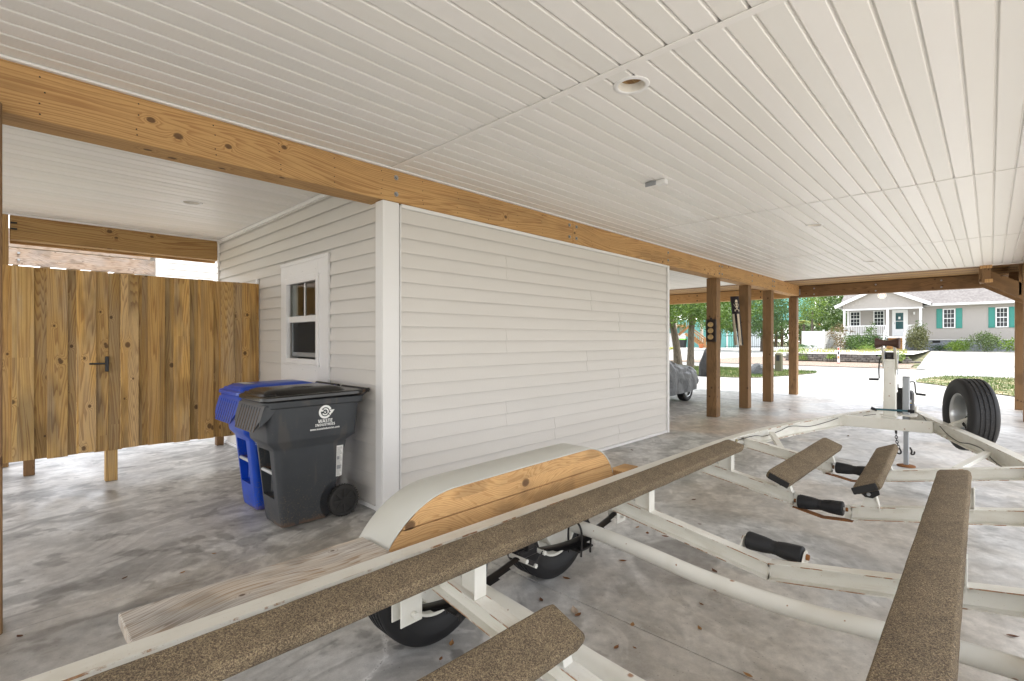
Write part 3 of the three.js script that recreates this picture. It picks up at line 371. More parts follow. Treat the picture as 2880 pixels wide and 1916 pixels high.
// ---------------------------------------------------------------- boat trailer
function sweep(pts, sec) { // section (left, up) carried along plan points
  const n = pts.length; return pts.map((p, i) => { const a = pts[Math.max(0, i - 1)], b = pts[Math.min(n - 1, i + 1)], L = Math.hypot(b[0] - a[0], b[1] - a[1]), nu = -(b[1] - a[1]) / L, nv = (b[0] - a[0]) / L; return sec.map(([x, y]) => [p[0] + nu * x, p[1] + nv * x, p[2] + y]); });
}
function softbar(a, b, w, th, upv, rad = 0.016, amp = 0.0016) { // padded carpeted board, top face on the line
  const o = []; for (const [cx, cy, a0] of [[w / 2 - rad, -rad, 0], [-w / 2 + rad, -rad, 90], [-w / 2 + rad, -th + rad, 180], [w / 2 - rad, -th + rad, 270]]) for (let i = 0; i <= 4; i++) { const t = (a0 + 90 * i / 4) * Math.PI / 180; o.push([cx + rad * Math.cos(t), cy + rad * Math.sin(t)]); }
  const { m, L } = frame(a, b, upv), st = Math.max(6, Math.round(L / 0.035)), per = [0]; for (let i = 0; i < o.length; i++) { const p = o[i], q = o[(i + 1) % o.length]; per.push(per[i] + Math.hypot(p[0] - q[0], p[1] - q[1])); }
  const pos = [], uv = [], sd = Math.floor(L * 977), P = (k, i) => { let x = L * k / st, [s, y] = o[i % o.length]; const nz = (q) => (fbm(x * 9 + q, (s + y) * 14 + q, sd, 3) - 0.5) * 2 * amp; let f = 1; if (k === 0 || k === st) f = 0.93; return [x + nz(11) * 0.5, (y + th / 2) * f - th / 2 + nz(3), -s * f + nz(7)]; };
  for (let k = 0; k < st; k++) for (let i = 0; i < o.length; i++) { const A = P(k, i), B = P(k, i + 1), C = P(k + 1, i + 1), D = P(k + 1, i), u0 = L * k / st, u1 = L * (k + 1) / st; pos.push(...A, ...B, ...C, ...A, ...C, ...D); uv.push(u0, per[i], u0, per[i + 1], u1, per[i + 1], u0, per[i], u1, per[i + 1], u1, per[i]); }
  for (const [k, s] of [[0, -1], [st, 1]]) for (let i = 0; i < o.length; i++) { const A = P(k, i), B = P(k, i + 1), c = [A[0], -th / 2, 0]; if (s > 0) pos.push(...A, ...B, ...c); else pos.push(...B, ...A, ...c); uv.push(A[1], A[2], B[1], B[2], 0, 0); }
  const g = new THREE.BufferGeometry(); g.setAttribute('position', new THREE.Float32BufferAttribute(pos, 3)); g.setAttribute('uv', new THREE.Float32BufferAttribute(uv, 2)); return crease(g, 0.9).applyMatrix4(m);
}
function flatShape(pts, v0, th, bev = 0) { // outline in (u,h), thickness along v from v0
  const s = new THREE.Shape(pts.map((p) => new THREE.Vector2(p[0], p[1]))), g = new THREE.ExtrudeGeometry(s, { depth: th - 2 * bev, bevelEnabled: bev > 0, bevelSize: bev, bevelThickness: bev, bevelSegments: 2, bevelOffset: -bev }); g.translate(0, 0, -(v0 + th - bev)); return g;
}
const TYRE_BUMP = tex(1024, 256, 1, 1, (i, j) => { const y = j / 256; if (y < 0.30 || y > 0.70) { let v = 0.55; for (const q of [0.08, 0.2, 0.8, 0.92]) v += 0.25 * Math.exp(-Math.pow((y - q) / 0.008, 2)); return v; } const x = i / 1024 * 92, k = Math.floor((y - 0.3) / 0.08), f = x + k * 0.37 + Math.sin(y * 60) * 0.1, w = f - Math.floor(f); return w < 0.2 ? 0.1 : 0.75; }, false); TYRE_BUMP.repeat.set(1, 1);
M.tyre = std({ color: [0.0075, 0.0075, 0.0085], roughness: 0.6, bumpMap: TYRE_BUMP, bumpScale: 0.004 });
M.alloy = std({ color: [0.62, 0.64, 0.66], roughness: 0.3, metalness: 0.9 });
function tyreProf(R, rim, w) { // closed section from inner bead over the tread to outer bead, with four tread grooves
  const p = [[rim, -w * 0.36], [rim + 0.012, -w * 0.42], [rim + (R - rim) * 0.45, -w * 0.5], [R - 0.03, -w * 0.47], [R - 0.012, -w * 0.42], [R - 0.005, -w * 0.375]];
  for (const c of [-0.24, -0.08, 0.08, 0.24]) p.push([R - 0.0015, (c - 0.034) * w], [R - 0.008, (c - 0.024) * w], [R - 0.008, (c + 0.024) * w], [R - 0.0015, (c + 0.034) * w]);
  p.push([R - 0.005, w * 0.375], [R - 0.012, w * 0.42], [R - 0.03, w * 0.47], [rim + (R - rim) * 0.45, w * 0.5], [rim + 0.012, w * 0.42], [rim, w * 0.36]); return p;
}
{
  const T = thing('boat_trailer', 'empty cream painted boat trailer with brown carpeted bunks', 'boat trailer', [3.5, 0.79, 0]);
  const P = (n, g, m = M.paint, par, l) => part(T, n, g, m, par, l);
  const each = (n, gs, m, par) => gs.forEach((g) => P(n, g, m, par));
  const HL = 0.578, HR = 0.606, RS = ISEC(0.127, 0.075, 0.008, 0.006), railLoft = (pts, sec = RS) => { const run = [0]; for (let i = 1; i < pts.length; i++) run.push(run[i - 1] + Math.hypot(pts[i][0] - pts[i - 1][0], pts[i][1] - pts[i - 1][1])); return loft(sweep(pts, sec), true, run); };
  const railL = P('frame_rail', crease(railLoft([[-0.7, 1.761, HL], [1.2, 1.735, HL], [3, 1.706, HL], [4.4, 1.682, HL], [4.7, 1.672, HL], [4.95, 1.65, HL], [5.3, 1.605, HL], [5.85, 1.51, HL], [6.86, 1.27, HL], [7.9, 0.99, HL], [8.5, 0.84, HL]]), 0.5), M.paintEdge);
  P('frame_rail', crease(railLoft([[-0.7, -0.235, HR], [1.2, -0.238, HR], [3, -0.243, HR], [4.3, -0.247, HR], [4.65, -0.24, HR], [4.9, -0.21, HR], [5.15, -0.145, HR], [5.4, -0.07, HR], [5.7, 0.02, HR], [6.27, 0.205, HR], [6.84, 0.4, HR], [7.84, 0.7, HR], [8.5, 0.79, HR]]), 0.5), M.paintEdge);
  P('tongue_cross_tube', bar([6.875, 1.285, 0.512], [6.80, 0.43, 0.535], 0.122, 0.055, 0.006), M.paint); P('coupler', [bar([8.35, 0.82, 0.53], [8.85, 0.82, 0.53], 0.1, 0.12, 0.02)], M.galv);
  // bent I section cross members
  const CS = ISEC(0.085, 0.064, 0.005, 0.005), cross = (u, pts) => { for (let i = 0; i + 1 < pts.length; i += 2) P('cross_member', crease(railLoft([[u, ...pts[i]], [u, ...pts[i + 1]]], CS), 0.3), M.paintEdge); };
  cross(1.28, [[1.70, 0.51], [0.785, 0.375], [0.783, 0.375], [-0.21, 0.553]]); cross(2.61, [[1.68, 0.513], [0.775, 0.376], [0.773, 0.376], [-0.215, 0.553]]);
  cross(3.85, [[1.66, 0.512], [0.985, 0.397], [0.648, 0.3767], [-0.215, 0.553]]); cross(4.80, [[1.645, 0.555], [0.945, 0.437], [0.62, 0.432], [-0.2, 0.604]]);
  P('weld_seam', [bx(2.6, 2.63, 0.768, 0.78, 0.29, 0.3775, 0.002)], M.paintRust);
  for (const [u, h] of [[3.85, 0.285], [4.8, 0.335]]) { P('roller_cradle', [bar([u, 0.99, h + 0.01], [u, 0.81, h - 0.022], 0.006, 0.058, 0.001), bar([u, 0.81, h - 0.022], [u, 0.64, h - 0.005], 0.006, 0.058, 0.001)], M.rust); each('roller_end_plate', [bar([u, 0.978, h], [u, 0.985, h + 0.1], 0.006, 0.07, 0.001, [1, 0, 0]), bar([u, 0.652, h], [u, 0.645, h + 0.09], 0.006, 0.07, 0.001, [1, 0, 0])], M.paintRust); }
  // keel rollers
  const keel = (a, b, r) => { const d = [b[0] - a[0], b[1] - a[1], b[2] - a[2]], L = Math.hypot(...d); const k = P('keel_roller', crease(lathe([[0.004, 0], [r * 0.9, 0], [r, 0.006], [r, 0.02], [r * 0.92, L * 0.3], [r * 0.8, L * 0.43], [r * 0.79, L * 0.44], [r * 0.75, L * 0.45], [r * 0.75, L * 0.55], [r * 0.79, L * 0.56], [r * 0.8, L * 0.57], [r * 0.92, L * 0.7], [r, L - 0.02], [r, L - 0.006], [r * 0.9, L], [0.004, L]], 30, a, d), 0.6), M.rubber); const e = (s) => a.map((x, i) => x + d[i] * s); P('roller_shaft', cyl(e(-0.075), e(1.085), 0.0095, 0.0095, 10), M.paintRust, k); each('shaft_nut', [cyl(e(1.05), e(1.1), 0.016, 0.014, 6), cyl(e(-0.09), e(-0.05), 0.016, 0.014, 6)], M.rust, k); return k; };
  keel([2.69, 0.905, 0.420], [2.69, 0.648, 0.412], 0.044); keel([3.85, 0.958, 0.337], [3.85, 0.694, 0.345], 0.0465); keel([4.8, 0.918, 0.402], [4.8, 0.66, 0.402], 0.045);
  for (const v of [0.916, 0.636]) P('roller_bracket', flatShape([[2.62, 0.375], [2.735, 0.375], [2.73, 0.405], [2.71, 0.437], [2.675, 0.437], [2.64, 0.41]], v, 0.006), M.paintRust);
  // bunks
  const bunk = (a, b, w, up, th = 0.052, l) => P('carpeted_bunk', softbar(a, b, w, th, up), M.carpet, null, l);
  bunk([-0.7, 1.45, 0.654], [4.02, 1.437, 0.654], 0.142, [0, -0.23, 1]); bunk([-0.7, 0.118, 0.667], [4.02, 0.163, 0.667], 0.156, [0, 0.17, 1]);
  bunk([3.70, 1.04, 0.522], [4.97, 0.967, 0.587], 0.158, [0, -0.40, 1]); bunk([3.70, 0.557, 0.566], [4.97, 0.607, 0.602], 0.15, [0, 0.45, 1]);
  bunk([0.1, 1.06, 0.50], [1.325, 1.015, 0.523], 0.165, [0, -0.36, 1]); bunk([-0.1, 0.5, 0.55], [1.12, 0.55, 0.57], 0.16, [0, 0.36, 1]);
  for (const [u, v, h] of [[3.692, 1.04, 0.494], [3.692, 0.557, 0.538]]) P('bunk_end_board', bar([u, v - 0.062, h + (v > 0.8 ? -0.025 : 0.028)], [u, v + 0.062, h + (v > 0.8 ? 0.025 : -0.028)], 0.042, 0.014, 0.004), M.dark);
  // bunk supports
  const sup = (u, v, h0, h1, w = 0.1) => P('bunk_support', [bx(u - 0.004, u + 0.004, v - w / 2, v + w / 2, h0, h1, 0.001), bx(u - 0.03, u + 0.03, v - w / 2 - 0.006, v - w / 2, h0, h1, 0.001)], M.paintRust);
  for (const u of [1.28, 2.61, 3.85]) { sup(u, 1.455, 0.468, 0.598); sup(u, 0.12, 0.478, 0.612); }
  const tri = (u, v, w, h0, h1) => P('bunk_support', [flatRotated(u, [[v - w, h0], [v + w, h0], [v + w * 0.45, h1], [v - w * 0.45, h1]]), bar([u, v - w, h0], [u, v - w * 0.45, h1], 0.006, 0.045, 0.001, [0, -1, 0.2])], M.paintRust);
  function flatRotated(u, pts) { const g = flatShape(pts, 0, 0.008), p = g.attributes.position; const q = g.clone(); for (let i = 0; i < p.count; i++) q.attributes.position.setXYZ(i, u + p.getZ(i), p.getY(i), -p.getX(i)); q.computeVertexNormals(); return q; }
  tri(3.83, 1.04, 0.05, 0.40, 0.475); tri(3.83, 0.545, 0.052, 0.385, 0.49); tri(4.8, 0.975, 0.05, 0.44, 0.525); tri(4.8, 0.60, 0.055, 0.44, 0.548); tri(1.28, 1.02, 0.04, 0.4, 0.475);
  for (const [u, v, h] of [[3.79, 1.035, 0.474], [3.79, 0.548, 0.50]]) { P('swivel_plate', flatRotated(u, [[v - 0.05, h + 0.02], [v - 0.055, h - 0.005], [v - 0.02, h - 0.035], [v + 0.02, h - 0.035], [v + 0.055, h - 0.005], [v + 0.05, h + 0.02]]), M.dark); P('bolt', cyl([u - 0.002, v, h - 0.012], [u - 0.018, v, h - 0.012], 0.012, 0.011, 6), M.bolt); }
  P('corner_brace', bar([5.32, 1.56, 0.53], [4.83, 1.33, 0.475], 0.03, 0.05, 0.003), M.paint); P('corner_brace', bar([5.5, 0.02, 0.545], [4.84, 0.18, 0.51], 0.03, 0.05, 0.003), M.paint);
  // axles, springs, wheels
  const ax = (u) => { P('axle_tube', tube([[u, 1.79, 0.345], [u, 1.66, 0.348], [u, 1.35, 0.328], [u, 1.04, 0.298], [u, 0.79, 0.288], [u, 0.54, 0.296], [u, 0.32, 0.318], [u, 0.02, 0.342], [u, -0.38, 0.347]], 0.0375, 60, 22), M.paintRust); };
  const WR = 0.33; const wheel = (u, v, s, par) => { const w = P('wheel', crease(lathe(tyreProf(WR, 0.195, 0.205), 72, [u, v, WR], [0, 1, 0]), 0.9), M.tyre, par); P('rim', crease(lathe([[0.197, -0.075], [0.185, -0.072], [0.178, -0.06], [0.172, 0.0], [0.17, 0.03 * s], [0.1, 0.05 * s], [0.001, 0.05 * s]], 40, [u, v, WR], [0, 1, 0]), 0.6), M.paintRust, w); P('brake_drum', crease(lathe([[0.001, -0.09 * s], [0.13, -0.09 * s], [0.135, -0.08 * s], [0.135, -0.02 * s], [0.001, -0.02 * s]], 30, [u, v, WR], [0, 1, 0]), 0.5), M.paintRust, w); };
  for (const u of [1.475, 2.385]) { ax(u); wheel(u, 1.985, 1); wheel(u, -0.47, -1); }
  for (const v of [1.745, -0.24]) {
    const leaf = (a, m, b, k) => each('leaf_spring', [0, 1, 2, 3].slice(0, k).map((i) => { const s = 1 - i * 0.2, c = (p) => [m[0] + (p[0] - m[0]) * s, v, mix(m[2], p[2], s * s) - i * 0.011]; const g = new THREE.TubeGeometry(new THREE.CatmullRomCurve3([c(a), c([mix(a[0], m[0], 0.5), v, mix(m[2], a[2], 0.3)]), m.slice(0, 2).concat(m[2] - i * 0.011), c([mix(b[0], m[0], 0.5), v, mix(m[2], b[2], 0.3)]), c(b)].map((p) => V3(p[0], v, p[2]))), 24, 0.0042, 6, false); const q = g.attributes.position; for (let n = 0; n < q.count; n++) q.setZ(n, -v + (q.getZ(n) + v) * 5); g.computeVertexNormals(); return g; }), M.oily);
    leaf([1.2, 0, 0.33], [1.475, 0, 0.285], [1.86, 0, 0.335], 3); leaf([2.0, 0, 0.335], [2.385, 0, 0.285], [2.78, 0, 0.335], 4);
    each('spring_hanger', [bx(1.13, 1.235, v - 0.035, v - 0.029, 0.285, 0.46, 0.002), bx(1.13, 1.235, v + 0.029, v + 0.035, 0.285, 0.46, 0.002)], M.paint); each('spring_hanger', [bx(2.74, 2.84, v - 0.035, v - 0.029, 0.28, 0.46, 0.002), bx(2.74, 2.84, v + 0.029, v + 0.035, 0.28, 0.46, 0.002)], M.paint); P('equalizer', [bx(1.86, 2.0, v - 0.012, v + 0.012, 0.315, 0.36, 0.01), bx(1.905, 1.955, v - 0.028, v + 0.028, 0.36, 0.455, 0.006)], M.oily);
    each('shackle_bolt', [[1.19, 0.325], [1.86, 0.33], [2.0, 0.33], [2.79, 0.322], [1.93, 0.285]].map(([u, h]) => cyl([u, v - 0.06, h], [u, v + 0.06, h], 0.0125, 0.0125, 6)), M.paintRust);
    each('shackle_strap', [bar([1.86, v - 0.048, 0.335], [1.95, v - 0.048, 0.28], 0.024, 0.005), bar([2.0, v - 0.048, 0.335], [1.93, v - 0.048, 0.28], 0.024, 0.005)], M.oily);
    for (const u of [1.475, 2.385]) { P('axle_plate', bx(u - 0.07, u + 0.07, v - 0.05, v + 0.05, 0.228, 0.24, 0.003), M.oily); each('u_bolt', [-0.045, 0.045].map((d) => tube([[u + d, v - 0.045, 0.20], [u + d, v - 0.045, 0.35], [u + d, v, 0.395], [u + d, v + 0.045, 0.35], [u + d, v + 0.045, 0.20]], 0.006, 30, 8)), M.oily); }
  }
  // tandem fenders: cream shell, inner side closed with pine boards
  const arc = [], N = 14, A0 = [1.135, 0.50], A1 = [1.53, 0.742], B0 = [2.58, 0.752], B1 = [2.945, 0.52];
  const bez = (a, c1, c2, b, n) => { for (let i = 0; i <= n; i++) { const t = i / n, s = 1 - t; arc.push([s * s * s * a[0] + 3 * s * s * t * c1[0] + 3 * s * t * t * c2[0] + t * t * t * b[0], s * s * s * a[1] + 3 * s * s * t * c1[1] + 3 * s * t * t * c2[1] + t * t * t * b[1]]); } };
  bez(A0, [1.185, 0.60], [1.32, 0.735], A1, N); bez([2.0, 0.748], [2.2, 0.749], [2.4, 0.751], B0, 3); bez([2.66, 0.75], [2.81, 0.735], [2.90, 0.65], B1, N);
  const inner = arc.map(([u, h], i) => { const a = arc[Math.max(0, i - 1)], b = arc[Math.min(arc.length - 1, i + 1)], L = Math.hypot(b[0] - a[0], b[1] - a[1]) || 1; return [u + (b[1] - a[1]) / L * 0.006, h - (b[0] - a[0]) / L * 0.006]; });
  const fenderAt = (v0, s) => {
    const f = P('fender', [crease(flatShape([...arc, ...inner.slice().reverse()], v0, 0.235, 0.002), 0.6), flatShape([...inner, [2.93, 0.42], [1.12, 0.42]], s > 0 ? v0 + 0.225 : v0 + 0.002, 0.006)], M.fender);
    const cut = (h0, h1, d) => { const pts = inner.map(([u, h]) => [u + (u < 2 ? d : -d) * 0.3, h - 0.002]).filter((p) => p[1] >= h0 && p[1] <= h1 + 0.2); const lo = pts[0], hi = pts[pts.length - 1]; return { pts, lo, hi }; };
    const top = cut(0.612, 0.8, 0.006).pts, bot = cut(0.49, 0.606, 0.006).pts.filter((p) => p[1] <= 0.606), L = bot.filter((p) => p[0] < 2), Rr = bot.filter((p) => p[0] > 2), vi = s > 0 ? v0 + 0.001 : v0 + 0.2;
    P('fender_board', flatShape([[top[0][0] - 0.012, 0.612], ...top, [top[top.length - 1][0] + 0.012, 0.612]], vi, 0.034, 0.002), M.raw, f); P('fender_board', flatShape([[1.15, 0.5], ...L, [top[0][0] - 0.014, 0.607], [top[top.length - 1][0] + 0.014, 0.607], ...Rr, [2.935, 0.5]], vi, 0.034, 0.002), M.raw, f);
  };
  fenderAt(1.862, 1); fenderAt(-0.59, -1);
  P('step_plank', wb(0.275, 1.15, 1.806, 2.045, 0.525, 0.562, 0.004, 'x'), M.grey, null, 'weathered grey step plank'); P('step_plank', wb(2.93, 3.14, 1.79, 1.90, 0.525, 0.562, 0.004, 'x'), M.raw); P('step_plank', wb(0.275, 1.15, -0.53, -0.29, 0.545, 0.582, 0.004, 'x'), M.grey);
  // wiring along the inner faces of the rails
  M.wire = std({ color: [0.05, 0.045, 0.035], roughness: 0.6 }); M.clip = std({ color: [0.42, 0.36, 0.2], roughness: 0.5, metalness: 0.3 });
  const wl = [], cl = []; for (let i = 0; i <= 24; i++) { const u = -0.6 + i * 0.216, v = 1.735 - 0.016 * (u + 0.7) - 0.018; wl.push([u, v, 0.552 + (i % 3 === 0 ? 0 : -0.02 + rr(-0.006, 0.004))]); if (i % 3 === 0) cl.push(bx(u - 0.012, u + 0.012, v - 0.008, v + 0.01, 0.542, 0.565, 0.003)); }
  wl.push([4.95, 1.602, 0.55], [5.2, 1.585, 0.515], [5.5, 1.54, 0.53], [5.75, 1.5, 0.553], [6.1, 1.41, 0.518], [6.5, 1.325, 0.53], [6.75, 1.27, 0.55]); P('wiring_cable', tube(wl, 0.0036, 150, 6), M.wire); each('cable_clip', cl, M.clip);
  P('wiring_cable', tube([[6.7, 0.375, 0.57], [6.5, 0.31, 0.525], [6.2, 0.215, 0.505], [5.95, 0.13, 0.535], [5.7, 0.05, 0.54], [5.4, -0.02, 0.505], [5.15, -0.09, 0.50], [4.8, -0.18, 0.56]], 0.004, 60, 6), M.wire);
  P('wiring_cable', tube([[6.9, 1.235, 0.56], [7.1, 1.17, 0.50], [7.3, 1.11, 0.53], [7.0, 0.95, 0.60]], 0.0035, 30, 6), M.wire); P('wiring_cable', tube([[6.95, 0.46, 0.57], [7.15, 0.5, 0.535], [7.35, 0.56, 0.58], [7.6, 0.63, 0.6]], 0.0035, 30, 6), M.wire);
  for (const [u, v] of [[6.55, 0.318], [5.55, -0.005]]) P('rivet', cyl([u, v + 0.002, 0.502], [u - 0.002, v + 0.02, 0.502], 0.018, 0.015, 12), M.paintRust);
  // winch post, bow roller, winch
  const wp = P('winch_post', crease(loft([rrect(6.97, 7.09, 0.765, 0.882, 0.48, 0.01, 3), rrect(6.985, 7.085, 0.772, 0.873, 1.205, 0.01, 3)]), 0.5), M.paint); P('post_foot', bx(6.93, 7.1, 0.755, 0.89, 0.575, 0.598, 0.004), M.paintRust, wp);
  const wi = P('winch', [bx(6.98, 7.1, 0.775, 0.87, 1.206, 1.235, 0.004), bar([6.99, 0.878, 1.14], [7.02, 0.893, 1.39], 0.05, 0.007), bar([6.99, 0.758, 1.12], [7.02, 0.782, 1.39], 0.05, 0.007)], M.paintRust); P('winch_drum', [cyl([7.05, 0.79, 1.275], [7.05, 0.865, 1.275], 0.04, 0.04, 18), bx(7.0, 7.1, 0.8, 0.86, 1.24, 1.31, 0.01)], M.oily, wi); P('winch_frame', [bx(6.98, 7.09, 0.866, 0.872, 1.14, 1.33, 0.002), bar([7.0, 0.75, 1.06], [7.06, 0.752, 1.34], 0.07, 0.006)], M.galv, wi);
  P('winch_crank', [tube([[7.04, 0.885, 1.26], [7.04, 0.915, 1.235], [7.03, 0.925, 1.13], [7.02, 0.921, 1.01]], 0.0065, 24, 8), tube([[7.04, 0.75, 1.2], [7.04, 0.72, 1.2]], 0.012, 4, 8)], M.oily, wi); P('crank_grip', cyl([7.02, 0.925, 1.0], [7.02, 1.016, 0.998], 0.0135, 0.0125, 12), M.black, wi);
  M.bow = std({ color: [0.062, 0.026, 0.018], roughness: 0.55 }); P('bow_roller', crease(lathe([[0.004, -0.113], [0.055, -0.113], [0.062, -0.106], [0.05, -0.075], [0.034, -0.035], [0.029, 0], [0.034, 0.035], [0.05, 0.075], [0.062, 0.106], [0.055, 0.113], [0.004, 0.113]], 34, [7.02, 0.845, 1.416], [0, 1, 0]), 0.6), M.bow);
  // tongue jack
  const jk = P('tongue_jack', [bx(7.225, 7.295, 0.668, 0.732, 0.40, 1.02, 0.006), bx(7.222, 7.298, 0.665, 0.735, 1.02, 1.032, 0.003)], M.galv); P('jack_leg', bx(7.234, 7.286, 0.677, 0.723, 0.02, 0.401, 0.004), M.galv, jk); P('jack_foot', crease(lathe([[0.001, 0.02], [0.04, 0.022], [0.085, 0.012], [0.09, 0.002], [0.001, 0.001]], 20, [7.26, 0.70, 0], [0, 0, 1]), 0.5), M.rust, jk);
  P('jack_crank', [tube([[7.28, 0.672, 0.968], [7.3, 0.645, 0.972], [7.3, 0.628, 0.955], [7.3, 0.618, 0.84]], 0.007, 24, 8)], M.oily, jk); P('crank_grip', cyl([7.3, 0.618, 0.835], [7.3, 0.53, 0.828], 0.013, 0.0125, 12), M.black, jk);
  const ac = P('brake_actuator', [crease(loft([rrect(7.36, 7.56, 0.648, 0.805, 0.60, 0.03), rrect(7.36, 7.56, 0.65, 0.803, 0.82, 0.03), rrect(7.38, 7.54, 0.665, 0.79, 0.855, 0.03)]), 0.5), cyl([7.44, 0.76, 0.85], [7.44, 0.76, 0.885], 0.04, 0.035, 18), bar([7.4, 0.79, 0.86], [7.4, 0.79, 0.93], 0.012, 0.012, 0.002, [1, 0, 0])], M.black);
  const lb = (() => { const c = document.createElement('canvas'); c.width = c.height = 96; const x = c.getContext('2d'); x.fillStyle = '#dfe6ea'; x.fillRect(0, 0, 96, 96); x.fillStyle = '#2a5fae'; x.fillRect(0, 74, 96, 22); x.fillStyle = '#f0d531'; x.fillRect(0, 56, 96, 18); x.fillStyle = '#6f8a8e'; x.fillRect(8, 10, 40, 10); x.fillRect(8, 28, 60, 6); x.fillRect(8, 40, 52, 6); const t = new THREE.CanvasTexture(c); t.colorSpace = THREE.SRGBColorSpace; return std({ map: t, roughness: 0.4 }); })();
  { const g = new THREE.PlaneGeometry(0.055, 0.06); g.rotateY(-Math.PI / 2); g.translate(7.3585, 0.728, -0.69); P('actuator_label', g, lb, ac); }
  M.strap = std({ color: [0.03, 0.11, 0.14], roughness: 0.6 }); P('tie_strap', [bar([6.93, 0.965, 0.665], [6.95, 0.63, 0.672], 0.02, 0.012)], M.strap); each('strap_grip', [cyl([6.93, 0.985, 0.675], [6.935, 0.93, 0.655], 0.018, 0.014, 10), cyl([6.95, 0.655, 0.672], [6.95, 0.60, 0.668], 0.017, 0.017, 10)], M.rubber); P('tongue_plate', bx(7.12, 7.62, 0.6, 0.93, 0.585, 0.597, 0.003), M.paint); P('tongue_plate', bx(7.5, 7.66, 0.625, 0.72, 0.6, 0.66, 0.004), M.paint);
  // safety chains
  const chain = (pts, n) => { const c = new THREE.CatmullRomCurve3(pts.map((p) => V3(...p))), out = []; for (let i = 0; i < n; i++) { const g = new THREE.TorusGeometry(0.012, 0.0035, 6, 12); g.scale(1, 1.5, 1); const p = c.getPointAt((i + 0.5) / n), d = c.getTangentAt((i + 0.5) / n); g.rotateY((i % 2) * Math.PI / 2); g.applyQuaternion(new THREE.Quaternion().setFromUnitVectors(new THREE.Vector3(0, 1, 0), d)); out.push(g.translate(p.x, p.y, p.z)); } return out; };
  P('safety_chain', [...chain([[7.15, 0.78, 0.38], [7.15, 0.775, 0.3], [7.15, 0.755, 0.22]], 6), cyl([7.15, 0.782, 0.51], [7.15, 0.781, 0.44], 0.004, 0.004, 6), cyl([7.15, 0.781, 0.44], [7.15, 0.78, 0.38], 0.012, 0.012, 8)], M.oily); each('safety_hook', [tube([[7.15, 0.752, 0.22], [7.15, 0.735, 0.18], [7.15, 0.745, 0.155], [7.15, 0.77, 0.16], [7.15, 0.775, 0.185]], 0.009, 20, 8), tube([[7.15, 0.655, 0.24], [7.15, 0.64, 0.2], [7.15, 0.645, 0.165], [7.15, 0.62, 0.17], [7.15, 0.615, 0.2]], 0.009, 20, 8)], M.oily);
  // spare wheel chained to the right tongue rail
  const sc = [6.62, 0.15, 0.722], sa = [-0.37, 0.929, 0]; const sp = P('spare_wheel', crease(lathe(tyreProf(0.352, 0.2, 0.225), 88, sc, sa), 0.9), M.tyre); P('rim', crease(lathe([[0.206, 0.085], [0.2, 0.088], [0.19, 0.08], [0.183, 0.06], [0.178, 0.0], [0.172, -0.04], [0.11, -0.055], [0.07, -0.05], [0.001, -0.05]], 56, sc, sa), 0.6), M.alloy, sp);
  const off = (s, dh, q = 0) => [sc[0] + sa[0] * s + sa[1] * q, sc[1] + sa[1] * s - sa[0] * q, sc[2] + dh]; P('spare_bracket', [bar(off(-0.045, -0.04), off(0.14, -0.13), 0.06, 0.06), bar(off(-0.04, -0.11), off(-0.04, 0.09), 0.07, 0.008, 0.001, [1, 0, 0])], M.paintRust); P('spare_chain', chain([off(-0.02, 0.0, 0.05), off(0.03, -0.07, 0.01), off(0.06, -0.1, -0.05), off(0.02, -0.16, -0.06)], 11), M.oily); P('spare_chain', chain([off(-0.02, -0.02, -0.07), off(0.0, -0.06, 0.0), off(-0.02, -0.05, 0.09)], 6), M.oily);
}

